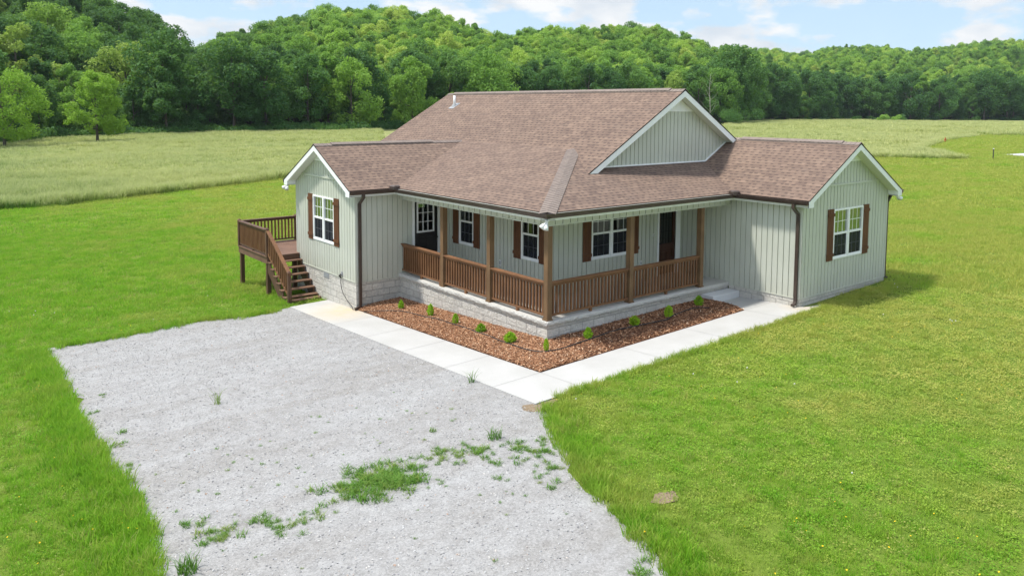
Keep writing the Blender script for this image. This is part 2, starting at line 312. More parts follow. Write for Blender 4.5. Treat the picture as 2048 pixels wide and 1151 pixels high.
m_dirt, t, b = mat('bare_dirt', (.3, .2, .12), .95, .1)
P = wpos(t); t.links.new(ramp(t, noise(t, 20, 5, .7, P), [(.3, (.14, .105, .07)), (.7, (.27, .21, .14))]), b.inputs['Base Color'])

# ------------------------------------------------------------------ terrain
def axis_coords(lo, hi):
    a = [0.0]
    while a[-1] < hi: a.append(a[-1]+(1 if a[-1] < 30 else 2.5 if a[-1] < 80 else 8 if a[-1] < 300 else a[-1]*.15))
    n = [0.0]
    while n[-1] > lo: n.append(n[-1]-(1 if n[-1] > -30 else 2.5 if n[-1] > -80 else 8 if n[-1] > -300 else -n[-1]*.15))
    return np.array(sorted(set(n+a)))
xs = axis_coords(-5000, 5000); X, Y = np.meshgrid(xs, xs, indexing='ij'); Z = ground_fn(X, Y); n = len(xs)
idx = np.arange(n*n).reshape(n, n)
fc = np.stack([idx[:-1, :-1], idx[1:, :-1], idx[1:, 1:], idx[:-1, 1:]], -1).reshape(-1, 4)
def np_mesh(name, V, Fc, mats, parent=None, kind=None, smooth=True):
    me = bpy.data.meshes.new(name); me.from_pydata(V.tolist() if hasattr(V, 'tolist') else V, [], Fc.tolist() if hasattr(Fc, 'tolist') else Fc)
    for m in (mats if isinstance(mats, list) else [mats]): me.materials.append(m)
    if smooth: me.polygons.foreach_set('use_smooth', [True]*len(me.polygons))
    o = bpy.data.objects.new(name, me); COL.objects.link(o)
    if kind: o['kind'] = kind
    if parent: o.parent = parent
    return o
np_mesh('lawn_ground', np.stack([X, Y, Z], -1).reshape(-1, 3), fc, m_ground, kind='structure')

def in_poly(px, py, poly):
    r = np.zeros(px.shape, bool); n = len(poly)
    for i in range(n):
        x1, y1 = poly[i]; x2, y2 = poly[(i+1) % n]
        if y1 == y2: continue
        r ^= ((y1 > py) != (y2 > py)) & (px < (x2-x1)*(py-y1)/(y2-y1)+x1)
    return r
import bmesh
def sheet(name, poly, step, zoff, mt, kind='structure', zf=ground_fn, skirt=0):
    bm = bmesh.new(); bm.faces.new([bm.verts.new((x, y, 0)) for x, y in poly])
    P = np.array(poly)
    for ax in (0, 1):
        for v in np.arange(P[:, ax].min()+step, P[:, ax].max(), step):
            co = [0, 0, 0]; co[ax] = v; no = [0, 0, 0]; no[ax] = 1
            bmesh.ops.bisect_plane(bm, geom=bm.verts[:]+bm.edges[:]+bm.faces[:], plane_co=co, plane_no=no)
    for v in bm.verts: v.co.z = float(zf(v.co.x, v.co.y))+zoff
    if skirt:
        e = [e for e in bm.edges if e.is_boundary]; r = bmesh.ops.extrude_edge_only(bm, edges=e)
        for g in r['geom']:
            if isinstance(g, bmesh.types.BMVert): g.co.z -= skirt
    bmesh.ops.recalc_face_normals(bm, faces=bm.faces[:])
    me = bpy.data.meshes.new(name); bm.to_mesh(me); bm.free()
    if sum(p.normal.z for p in me.polygons) < 0: me.flip_normals()
    me.materials.append(mt); o = bpy.data.objects.new(name, me); COL.objects.link(o); o['kind'] = kind; return o

GRAV0 = [(-2.75, 8.95), (-4.05, 8.85), (-5.31, 9.4), (-6.72, 9.35), (-8.01, 9.24), (-9.15, 9.52), (-9.37, 9.17), (-9.43, 6.79), (-9.6, 3.22), (-9.66, 1.59), (-9.61, .37), (-9.6, -.67), (-9.66, -1.73), (-9.69, -2.85), (-9.92, -3.93), (-10.3, -6), (-10.9, -9), (-11.5, -13), (-11.9, -17), (-9.2, -19), (-7.2, -13), (-6.1, -10), (-5.19, -8.21), (-5.04, -7.61), (-4.83, -7.16), (-4.56, -6.49), (-4.23, -5.64), (-3.94, -4.94), (-3.57, -4.34), (-3.22, -3.75), (-2.75, -3.05), (-2.72, -2.7)]
GRAV = []
for i in range(len(GRAV0)):
    a = np.array(GRAV0[i]); b2 = np.array(GRAV0[(i+1) % len(GRAV0)]); k = max(1, int(np.linalg.norm(b2-a)/.35)) if i < len(GRAV0)-2 else 1
    for j in range(k):
        p = a+(b2-a)*j/k
        if j or 0 < i < len(GRAV0)-2: p = p+rng.normal(0, .12, 2)+np.array([.12*math.sin(p[1]*1.9)*(abs(p[0]+9.6) < .6), .08*math.sin(p[0]*2.3)*(p[1] > 8.5)])
        GRAV.append(tuple(p))
sheet('gravel_driveway', GRAV, .8, .010, m_grav)
WALK = [(-1.47, 8.95), (-2.75, 8.95), (-2.75, -2.8), (7.55, -2.8), (7.9, -2.6), (7.34, -2.42), (7.34, -.36), (6.0, -.36), (6.0, -1.45), (-1.47, -1.45)]
sheet('concrete_walkway', WALK, .7, .028, m_conc, skirt=.2)
jb = MB()
def jl(x0, y0, x1, y1):
    k = 6; d = Vector((y1-y0, x0-x1, 0)).normalized()*.006
    for i in range(k):
        a = Vector((x0+(x1-x0)*i/k, y0+(y1-y0)*i/k, 0)); c = Vector((x0+(x1-x0)*(i+1)/k, y0+(y1-y0)*(i+1)/k, 0))
        a.z = float(ground_fn(a.x, a.y))+.032; c.z = float(ground_fn(c.x, c.y))+.032; jb.quad(a-d, c-d, c+d, a+d)
for y in (5.9, 4.05, 2.2, .35): jl(-2.75, y, -1.47, y)
jl(-2.75, -1.45, -1.47, -1.45); jl(-1.47, -2.8, -1.47, -1.45)
for x in (1.1, 3.4, 6.0): jl(x, -2.8, x, -1.45)
jl(6.0, -1.45, 7.34, -1.45)
jb.build('walkway_joints', m_joint)['kind'] = 'structure'
BED = [(-1.47, 7.0), (-1.47, -1.45), (6.0, -1.45), (6.0, .03), (.03, .03), (.03, 7.0)]
def bed_fn(x, y):
    x = np.asarray(x, float); y = np.asarray(y, float)
    dx = np.minimum(x+1.47, 9) ; dy = np.minimum(y+1.45, 9); d = np.minimum(np.clip(dx, 0, 1.5), np.clip(dy, 0, 1.5))
    return ground_fn(x, y)+.02+.13*np.sqrt(np.clip(d, 0, .7)/.7)+.02*np.sin(x*3.1)*np.cos(y*2.7)*np.clip(d, 0, .5)
sheet('mulch_bed', BED, .25, 0, m_mulch, zf=bed_fn, skirt=.2)
sheet('dirt_patch', [(-2.95, -2.66), (-2.78, -2.74), (-2.76, -2.83), (-2.4, -2.83), (-2.0, -2.83), (-2.15, -2.92), (-2.45, -2.98), (-2.62, -3.12), (-2.85, -3.16), (-3.02, -3.08), (-3.12, -2.9), (-3.05, -2.75)], .3, .014, m_dirt)
sheet('dirt_patch', [(-3.82+.24*(1+.18*math.sin(q*2.3))*math.cos(q*.449), -6.9+.15*(1+.2*math.cos(q*1.7))*math.sin(q*.449)) for q in range(14)], .3, .014, m_dirt)

# meadow: left and right of the mown lawn
MEAD = [(-60, 30), (-30, 40.5), (-11.98, 44.16), (-6.77, 46.88), (-4.01, 46.18), (.86, 47.23), (6.72, 49.17), (11.27, 50.69), (14.77, 52.32), (18.61, 52.92), (40, 48), (60, 40), (75.7, 32.3), (77.9, 29.2), (80.2, 25.8), (81.1, 22.1), (84, 24.5), (99.4, 35.4), (117.9, 40.9), (139.5, 47.8), (165.4, 52.4), (188, 57.1), (176.1, 53.3), (182.7, 49), (192.4, 47), (230, 30), (600, -60), (700, 60), (560, 150), (400, 190), (300, 195), (225, 160), (120, 172), (60, 165), (10, 160), (-60, 140)]
sheet('meadow_ground', MEAD, 12, .02, m_mead)

# ------------------------------------------------------------------ wooded hills (az in degrees round the viewpoint region, crest distance, crest height)
TL = np.array([(-60, 118), (-5.44, 126.7), (2.46, 145), (15.7, 156.4), (28.6, 153.6), (49, 153.9), (72, 152), (87.7, 160.7), (125, 162.9), (169, 155.2), (223, 154.7), (296.4, 188.5), (373.3, 189.2), (421.2, 172.8), (491.2, 148.9), (530.7, 135.3), (640, 80)])
HC = {'A': (270, [(100, 35), (92.74, 32.6), (87.13, 25.4), (84.64, 27.8), (81.99, 27.1), (80.05, 26), (78.33, 24.5), (77.15, 22), (75.33, 17.0), (74.5, 10.5), (73.6, 4.0), (72.6, -4), (71.2, -12.3)]),
 'B': (440, [(84, -25), (80.61, -10), (77.74, 2), (75.02, 10), (73.3, 17), (72.51, 22), (71.54, 26), (69.24, 32.1), (66.53, 38.4), (64.46, 43.0), (62.35, 44.3), (59.48, 44.9), (57.31, 43.9), (55.85, 41.4), (54.02, 36.6), (52.18, 31.5), (49.97, 24.6), (47.76, 17.7), (44.84, 9.4), (41.24, -3.0), (37.7, -20)]),
 'B2': (540, [(64, -10), (59.48, 12.3), (55.85, 26.4), (53.65, 35.1), (51.44, 38.3), (49.97, 40.4), (48.5, 41.5), (44.84, 41.1), (42.67, 43.6), (40.17, 41.7), (38.76, 37.2), (37.71, 33.1), (37.02, 29.0), (36.33, 21.3), (35.3, 6.3), (33.61, -15)]),
 'C': (950, [(47, 20), (43.03, 45.0), (39.46, 53.6), (37.02, 59.0), (35.98, 58.8), (34.29, 57.2), (32.62, 55.0), (31.31, 50.1), (29.7, 54.1), (28.43, 57.5), (26.59, 57.8), (24.79, 54.8), (23.05, 55.5), (21.92, 58.1), (20.27, 61.2), (17.95, 62.2), (15.4, 61.7), (5, 61)])}
tl_az = np.degrees(np.arctan2(TL[:, 1]-CAM[1], TL[:, 0]-CAM[0])); tl_r = np.hypot(TL[:, 0]-CAM[0], TL[:, 1]-CAM[1])
def base_r(az): return np.interp(-az, -tl_az, tl_r)
def hills_fn(x, y):
    az = np.degrees(np.arctan2(y-CAM[1], x-CAM[0])); r = np.hypot(x-CAM[0], y-CAM[1]); g = ground_fn(x, y); best = np.full_like(r, -3.0)
    r0 = base_r(az)
    for k, (r1, tab) in HC.items():
        tab = np.array(tab); zc = np.interp(-az, -tab[:, 0], tab[:, 1], left=-20, right=-20 if k != 'C' else 61); zc = zc-g
        b0 = r0+{'A': 18, 'B': 30, 'B2': 45, 'C': 60}[k]
        b0 = np.minimum(b0, r1-60)
        t_ = np.clip((r-b0)/(r1-b0), 0, 2); prof = np.where(t_ < 1, np.sin(np.clip(t_, 0, 1)*math.pi/2)**1.15, 1-.45*(t_-1))
        h = (zc-{'A': 5.0, 'B': 6.5, 'B2': 4.8, 'C': 5.5}[k])*prof; best = np.maximum(best, h)
    bumpy = 2.2*np.sin(x*.021+1.3)*np.sin(y*.027)+1.2*np.sin(x*.06+y*.045)
    best = np.where(best > 3, best+bumpy*np.clip((best-3)/10, 0, 1)*.8, best)
    return g+best
azs = np.linspace(112, -6, 240); rs = np.concatenate([np.arange(125, 600, 8), np.arange(600, 1300, 22)])
A_, R_ = np.meshgrid(np.radians(azs), rs, indexing='ij'); HX = CAM[0]+R_*np.cos(A_); HY = CAM[1]+R_*np.sin(A_); HZ = hills_fn(HX, HY)-.02
n1, n2 = A_.shape; idx = np.arange(n1*n2).reshape(n1, n2)
keep = (R_ > base_r(np.degrees(A_))-4)
fc = np.stack([idx[:-1, :-1], idx[:-1, 1:], idx[1:, 1:], idx[1:, :-1]], -1); fk = keep[:-1, :-1]; fc = fc[fk].reshape(-1, 4)
fc = fc[:, ::-1]
np_mesh('hills', np.stack([HX, HY, HZ], -1).reshape(-1, 3), fc, m_hill, kind='structure')

# ------------------------------------------------------------------ foliage meshes
def leaf_cloud(centres, radii, count, size, rg, squash=.85, outward=.5, inner=.45):
    """many small bent leaf faces over the shells of several clumps"""
    cw = radii**2; cw = cw/cw.sum(); k = rg.choice(len(radii), count, p=cw)
    d = rg.normal(size=(count, 3)); d /= np.linalg.norm(d, axis=1)[:, None]
    rr = radii[k]*(1-inner*rg.random(count)**1.5)*(1+.08*rg.normal(size=count)); pos = centres[k]+d*rr[:, None]*np.array([1, 1, squash])
    nrm = d*outward+rg.normal(size=(count, 3))*.5+np.array([0, 0, .25]); nrm /= np.linalg.norm(nrm, axis=1)[:, None]
    a = np.cross(nrm, rg.normal(size=(count, 3))); a /= np.linalg.norm(a, axis=1)[:, None]; b = np.cross(nrm, a)
    s = size*(.6+.8*rg.random(count))[:, None]
    V = np.stack([pos-a*s*.6, pos-b*s*.33+nrm*s*.08, pos+a*s*.6-nrm*s*.1, pos+b*s*.33+nrm*s*.08], 1).reshape(-1, 3)
    return V, np.arange(count*4).reshape(-1, 4)
def tree_shape(rg, H, W, nclump, count, size, crown0=.12, shape='round'):
    """H total height, W crown width. returns clump centres and radii"""
    cs = []; rad = []
    for i in range(nclump):
        t_ = (i+.5)/nclump; z = H*(crown0+(1-crown0-.08)*t_)
        if shape == 'round': prof = math.sin(math.pi*min(1, (t_*.86+.12)))**.6
        elif shape == 'lone': prof = .30+.70*math.sin(math.pi*min(.97, t_*.68+.28))**.8
        elif shape == 'tall': prof = (1-t_)**.55*min(1, .55+t_*2)
        else: prof = min(1, .6+t_)*math.sqrt(max(.02, 1-t_**2.2))
        a = rg.random()*2*math.pi+i*2.4; rr = W/2*prof*(.2+.78*math.sqrt(rg.random()))*(1+.18*math.sin(a*2+nclump))
        cs.append((math.cos(a)*rr, math.sin(a)*rr, z)); rad.append(W*(.085+.13*rg.random()**1.5)*(.65+.35*prof))
    return np.array(cs), np.array(rad)
def trunk_mesh(mb, rg, H, cs, r0=.28, nl=7):
    lean = rg.normal(0, .02, 2)*H
    top = Vector((lean[0], lean[1], H*.8)); mb.tube([(0, 0, -.3), (0, 0, H*.1), (lean[0]*.4, lean[1]*.4, H*.42), top], [r0*1.3, r0, r0*.65, r0*.15], 7)
    for i in rg.choice(len(cs), min(nl, len(cs)), replace=False):
        c = Vector(cs[i]); z0 = max(H*.14, min(c.z*.62, H*.55)); f = z0/(H*.8); s = Vector((lean[0]*f, lean[1]*f, z0)); mid = (s+c)/2+Vector((0, 0, -.04*H))
        mb.tube([s, mid, c], [r0*.42, r0*.25, r0*.06], 5)
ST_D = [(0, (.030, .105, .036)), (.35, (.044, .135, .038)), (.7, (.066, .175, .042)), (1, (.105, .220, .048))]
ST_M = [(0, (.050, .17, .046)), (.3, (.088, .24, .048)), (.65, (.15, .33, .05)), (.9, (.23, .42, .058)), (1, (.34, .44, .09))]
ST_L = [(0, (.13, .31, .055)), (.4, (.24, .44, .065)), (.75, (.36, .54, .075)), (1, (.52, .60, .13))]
m_fD = leaf_mat('foliage_dark', ST_D, .34); m_fM = leaf_mat('foliage_mid', ST_M, .40); m_fL = leaf_mat('foliage_light', ST_L, .42)
m_fLone = leaf_mat('foliage_walnut', [(0, (.24, .42, .05)), (1, (.27, .44, .055))], .42)
m_bark, t, b = mat('bark', (.10, .08, .06), .9, .1); P = wpos(t); t.links.new(ramp(t, noise(t, 7, 5, .7, P), [(.3, (.055, .045, .035)), (.7, (.17, .145, .12))]), b.inputs['Base Color'])
m_bleach, _, _ = mat('bleached_bark', (.35, .33, .29), .9, .1)
class Tree: pass
PROT = []
for i in range(9):
    rg = np.random.default_rng(100+i); shp = ['round', 'round', 'dome', 'tall', 'round', 'dome', 'round', 'tall', 'dome'][i]
    H = 1.0*18; W = [11, 12.5, 13, 8.5, 10.5, 12, 11.5, 9.5, 13.5][i]; tr = Tree()
    tr.cs, tr.rad = tree_shape(rg, H, W, [46, 60, 38, 40, 70, 52, 34, 44, 58][i], 0, 0, .10 if i < 5 else .19, shp); tr.V, tr.F = leaf_cloud(tr.cs, tr.rad, 9500, .47, rg)
    tm = MB(); trunk_mesh(tm, rg, H, tr.cs); tr.tm = tm; PROT.append(tr)
CR = {}
for key, mm in (('D', m_fD), ('M', m_fM), ('L', m_fL)):
    for i, tr in enumerate(PROT):
        me = bpy.data.meshes.new('crown'); me.from_pydata(tr.V.tolist(), [], tr.F.tolist()); me.materials.append(mm); CR[key, i] = me
TK = []
for tr in PROT:
    me = bpy.data.meshes.new('trunk'); me.from_pydata(tr.tm.v, [], tr.tm.f); me.materials.append(m_bark); TK.append(me)

# generic scatter object: prototypes and points live in one mesh, instanced with geometry nodes
def scatter(name, protos, pts, idx, rot, scl, mats, kind='stuff', label=None):
    """protos: list of (V, F, h or None, matindex)"""
    V = []; Fa = []; kd = []; hh = []; mi = []; o = 0
    for k, (v, f, h, m) in enumerate(protos):
        v = np.asarray(v, float); V.append(v); Fa += [tuple(int(q)+o for q in fa) for fa in f]; kd += [k]*len(v); hh += list(h if h is not None else np.zeros(len(v))); mi += [m]*len(f); o += len(v)
    npt = len(pts); V.append(np.asarray(pts, float)); V = np.concatenate(V); kd += [-1]*npt; hh += [0]*npt
    me = bpy.data.meshes.new(name); me.from_pydata(V.tolist(), [], Fa); me.polygons.foreach_set('material_index', mi)
    for m in mats: me.materials.append(m)
    a = me.attributes.new('kind_id', 'INT', 'POINT'); a.data.foreach_set('value', np.array(kd, np.int32))
    a = me.attributes.new('h', 'FLOAT', 'POINT'); a.data.foreach_set('value', np.array(hh, np.float32))
    full = lambda d, w_: np.concatenate([np.zeros((o,)+((w_,) if w_ > 1 else ())), np.asarray(d, float)])
    a = me.attributes.new('pick', 'INT', 'POINT'); a.data.foreach_set('value', full(idx, 1).astype(np.int32))
    a = me.attributes.new('rot', 'FLOAT_VECTOR', 'POINT'); a.data.foreach_set('vector', full(rot, 3).astype(np.float32).ravel())
    a = me.attributes.new('scl', 'FLOAT_VECTOR', 'POINT'); a.data.foreach_set('vector', full(scl, 3).astype(np.float32).ravel())
    ob = bpy.data.objects.new(name, me); COL.objects.link(ob)
    g = bpy.data.node_groups.new(name+'_scatter', 'GeometryNodeTree'); g.interface.new_socket('Geometry', in_out='INPUT', socket_type='NodeSocketGeometry'); g.interface.new_socket('Geometry', in_out='OUTPUT', socket_type='NodeSocketGeometry')
    L = g.links.new; gi = N(g, 'NodeGroupInput'); go = N(g, 'NodeGroupOutput')
    def attr(nm, dt):
        n = N(g, 'GeometryNodeInputNamedAttribute', data_type=dt); n.inputs['Name'].default_value = nm; return n.outputs['Attribute']
    def sel(k):
        c = N(g, 'FunctionNodeCompare', data_type='INT', operation='EQUAL'); L(attr('kind_id', 'INT'), c.inputs[2]); c.inputs[3].default_value = k
        s = N(g, 'GeometryNodeSeparateGeometry', domain='POINT'); L(gi.outputs[0], s.inputs[0]); L(c.outputs[0], s.inputs[1]); return s.outputs[0]
    jn = N(g, 'GeometryNodeJoinGeometry')
    for k in reversed(range(len(protos))):
        gti = N(g, 'GeometryNodeGeometryToInstance'); L(sel(k), gti.inputs[0]); L(gti.outputs[0], jn.inputs[0])
    iop = N(g, 'GeometryNodeInstanceOnPoints'); L(sel(-1), iop.inputs['Points']); L(jn.outputs[0], iop.inputs['Instance']); iop.inputs['Pick Instance'].default_value = True
    L(attr('pick', 'INT'), iop.inputs['Instance Index']); er = N(g, 'FunctionNodeEulerToRotation'); L(attr('rot', 'FLOAT_VECTOR'), er.inputs[0]); L(er.outputs[0], iop.inputs['Rotation']); L(attr('scl', 'FLOAT_VECTOR'), iop.inputs['Scale'])
    L(iop.outputs[0], go.inputs[0])
    md = ob.modifiers.new('scatter', 'NODES'); md.node_group = g
    if kind: ob['kind'] = kind
    if label: ob['label'] = label
    return ob

# ------------------------------------------------------------------ forest positions
pts = []
def in_view(x, y, margin=3.5):
    az = np.degrees(np.arctan2(y-CAM[1], x-CAM[0])); return (az < 84.64+margin) & (az > 17.95-margin)
cand = []
def poisson(n_try, az0, az1, rfun0, rfun1, sp, jit):
    r_ = np.random.default_rng(jit); out = []; grid = {}
    az = np.radians(r_.uniform(az0, az1, n_try)); a, b = rfun0(np.degrees(az)), rfun1(np.degrees(az)); rr = np.sqrt(a**2+(b**2-a**2)*r_.random(n_try))
    x = CAM[0]+rr*np.cos(az); y = CAM[1]+rr*np.sin(az)
    for i in range(n_try):
        s = sp if not callable(sp) else sp(rr[i]); gx, gy = int(x[i]//12), int(y[i]//12); ok = True
        for u in (-1, 0, 1):
            for v in (-1, 0, 1):
                for (p, q) in grid.get((gx+u, gy+v), ()):
                    if (p-x[i])**2+(q-y[i])**2 < s*s: ok = False; break
                if not ok: break
            if not ok: break
        if ok: grid.setdefault((gx, gy), []).append((x[i], y[i])); out.append((x[i], y[i], rr[i], math.degrees(az[i])))
    return out
crest = lambda az: np.where(az > 73.5, 290, np.where(az > 51, 470, np.where(az > 36.3, 575, 985)))
F1 = poisson(16000, 14.5, 88.5, lambda a: base_r(a)+1, lambda a: np.minimum(crest(a), base_r(a)+150), 6.6, 5)
F2 = poisson(26000, 14.5, 88.5, lambda a: base_r(a)+150, lambda a: np.maximum(crest(a), base_r(a)+151), 8.2, 6)
forest = [(x, y, r_, a) for x, y, r_, a in F1+F2 if r_ < float(crest(np.array(a)))+5]
fr_ = np.random.default_rng(9)
ROWS = []
for x, y, r_, a in forest:
    d = r_-float(base_r(np.array(a))); z = float(hills_fn(np.array([x]), np.array([y]))[0])
    edge = d < 14
    belt = a < 37.5 and d < 60
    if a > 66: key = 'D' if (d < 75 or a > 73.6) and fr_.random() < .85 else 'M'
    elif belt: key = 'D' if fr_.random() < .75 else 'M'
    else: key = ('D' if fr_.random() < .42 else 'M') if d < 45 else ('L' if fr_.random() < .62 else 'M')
    s = (.85+.32*fr_.random())*(1.0 if not edge else .9+.25*fr_.random())
    if belt: s *= 1.3
    elif a < 60 and d < 60: s *= 1.12
    if edge and fr_.random() < .25: s *= .55
    ROWS.append((x, y, z, r_, a, key, s, fr_.integers(9), fr_.random()*6.28, d))
ROWS.sort(key=lambda q: (q[9] > 22, q[3]/q[6]))
NIND = 0
ind, rest = [], []
for q in ROWS:
    vis = 18.2-1 < q[4] < 84.64+1.0
    hidden = 40.0 < q[4] < 62.5 and q[9] < 8 and False
    if vis and len(ind) < 296: ind.append(q)
    else: rest.append(q)
SH = {'D': 'dark green', 'M': 'mid green', 'L': 'pale green'}; SHP = ['rounded', 'broad rounded', 'domed', 'tall narrow', 'rounded', 'domed', 'full rounded', 'tall slender', 'wide domed']
def ordinal(n): return str(n)+('th' if 10 <= n % 100 <= 20 else {1: 'st', 2: 'nd', 3: 'rd'}.get(n % 10, 'th'))
ind.sort(key=lambda q: -q[4]); cnt = {}
for q in ind:
    x, y, z, r_, a, key, s, k, rot, d = q
    rt = empty('deciduous_tree', (x, y, z)); rt.rotation_euler = (0, 0, rot); rt.scale = (s, s, s)
    row = 'woodland front row' if d < 9 else 'woodland second row' if d < 22 else 'wooded slope'
    cnt[row] = cnt.get(row, 0)+1
    tag(rt, f'{SH[key]} {SHP[k]} tree, {ordinal(cnt[row])} from left in the {row}', 'tree', 'trees of the woodland edge')
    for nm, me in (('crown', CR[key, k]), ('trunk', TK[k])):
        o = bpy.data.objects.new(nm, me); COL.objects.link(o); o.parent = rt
prot = []
for key, mi in (('D', 0), ('M', 1), ('L', 2)):
    for i, tr in enumerate(PROT):
        nv = len(tr.V)
        prot.append((tr.V, tr.F, None, mi))
prot = prot
rp_ = np.array([(q[0], q[1], q[2]) for q in rest]); ki = np.array([{'D': 0, 'M': 9, 'L': 18}[q[5]]+q[7] for q in rest])
ro = np.array([(0, 0, q[8]) for q in rest]); sc_ = np.array([(q[6]*1.02,)*3 for q in rest])
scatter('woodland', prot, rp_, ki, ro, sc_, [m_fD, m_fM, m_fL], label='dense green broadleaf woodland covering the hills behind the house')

# low brush along the woodland edge
bg_ = np.random.default_rng(31); bprot = []
for i in range(4):
    cs = np.array([(bg_.normal(0, .9), bg_.normal(0, .9), .5+.9*bg_.random()) for _ in range(7)]); rd = np.array([.7+.5*bg_.random() for _ in range(7)]); V, Fq = leaf_cloud(cs, rd, 700, .32, bg_); bprot.append((V, Fq, None, i % 2))
bp = []
for az in np.arange(15, 88, .11):
    r0 = float(base_r(np.array(az)))
    for dd in (0, 4):
        if az < 37.5 and bg_.random() < .7: continue
        r_ = r0+dd+bg_.normal(0, 1.5)+.5; x = CAM[0]+r_*math.cos(R(az)); y = CAM[1]+r_*math.sin(R(az)); bp.append((x, y, float(hills_fn(np.array([x]), np.array([y]))[0])-.3))
bp = np.array(bp); nb = len(bp); s_ = .5+.8*bg_.random(nb)**1.5
scatter('underbrush', bprot, bp, bg_.integers(0, 4, nb), np.stack([np.zeros(nb), np.zeros(nb), bg_.random(nb)*6.28], 1), np.stack([s_*1.2, s_*1.2, s_], 1), [m_fD, m_fD], label='dark leafy underbrush along the foot of the woodland')

# two free-standing trees in the meadow
def lone(x, y, H, W, seed, label, count=15000):
    rg = np.random.default_rng(seed); z = float(ground_fn(x, y)); rt = empty('deciduous_tree', (x, y, z)); tag(rt, label, 'tree', 'free-standing meadow trees')
    cs, rad = tree_shape(rg, H, W, 95, 0, 0, .16, 'lone'); rad = rad*.70; V, Fq = leaf_cloud(cs, rad, count, .27, rg, .85, .5, .5)
    np_mesh('crown', V, Fq, m_fLone, rt, smooth=False); tm = MB(); trunk_mesh(tm, rg, H, cs, .22, 16); o = tm.build('trunk', m_bark, None, True); o.parent = rt
lone(14.8, 130.6, 12.6, 8.8, 3, 'light green free-standing tree with an oval crown and bare lower trunk in the left meadow')
lone(1.2, 125.2, 12.6, 11.2, 11, 'spreading light green free-standing tree cut off by the left edge of the photo')
# pale dead snag + round bush near the right belt
rg = np.random.default_rng(5)
def place(u_az, r): return CAM[0]+r*math.cos(R(u_az)), CAM[1]+r*math.sin(R(u_az))
x, y = 205, 150.; sn = MB()
sn.tube([(0, 0, -.3), (.2, 0, 6), (-.2, .3, 12), (.3, .2, 17.5)], [.16, .12, .08, .02], 7)
for i in range(14):
    z0 = 4+i*.9; a = i*2.3; l = 3.4-.14*i; sn.tube([(0, 0, z0), (math.cos(a)*l*.5, math.sin(a)*l*.5, z0+l*.45), (math.cos(a)*l, math.sin(a)*l, z0+l*1.1)], [.05, .03, .012], 5)
o = sn.build('dead_tree', m_bleach, None, True); o.location = (x, y, -.5); tag(o, 'pale leafless dead tree standing before the tree line right of the gable', 'tree')
def bush(x, y, H, W, seed, mt, label, nm='bush'):
    rg = np.random.default_rng(seed); cs = np.array([(rg.normal(0, W*.22), rg.normal(0, W*.22), H*(.3+.4*rg.random())) for _ in range(12)]); rd = np.array([H*(.24+.14*rg.random()) for _ in range(12)])
    V, Fq = leaf_cloud(cs, rd, 2600, .30, rg); o = np_mesh(nm, V, Fq, mt, smooth=False); o.location = (x, y, float(ground_fn(x, y))); tag(o, label, 'bush'); return o
bush(208, 143.5, 6.5, 12, 3, m_fD, 'big dark green bush in front of the dead tree right of the gable')
bush(345, 158, 3.6, 10, 4, m_fL, 'light green bush standing in front of the right tree belt')
bush(362, 158, 3.8, 7, 6, m_fD, 'small dark bush just right of the light green bush at the belt')

# ------------------------------------------------------------------ house
HOUSE = empty('farmhouse', (5.3, 5, -.5)); tag(HOUSE, 'single storey sage green farmhouse with brown shingle roof and wrap-around porch', 'house')
X1, Y1, Aw, Bw, X2, Y2, DW = 7.27, 7.006, 1.469, 2.32, 12.12, 11.31, 1.85
YN = 14.1; XE = 12.12
ZE, O = 2.5818, .25; ZR = ZE+.13
MM, M1, MS, MA, MBp = .585, .3035, .3575, .5274, .5598
XB, YH, XR = 3.8265, 3.2105, 6.91
ZBK = ZR+M1*(XB+O); ZRR = ZBK+MM*(XR-XB); YQ, YG, YF = 1.525, 1.85, 14.43
ZLR = ZR+MA*((Y2-Y1)/2+O); YL = (Y1+Y2)/2; ZWR = ZR+MBp*((X2-X1)/2+O); XW = (X1+X2)/2
P_W1 = lambda x, y: ZR+M1*(x+O)
P_W2 = lambda x, y: ZBK+MM*(x-XB)
P_S = lambda x, y: ZR+MS*(y+O)
P_E = lambda x, y: ZRR-MM*(x-XR)
P_LS = lambda x, y: ZR+MA*(y-(Y1-O)); P_LN = lambda x, y: ZLR-MA*(y-YL)
P_RW = lambda x, y: ZR+MBp*(x-(X1-O)); P_RE = lambda x, y: ZWR-MBp*(x-XW)
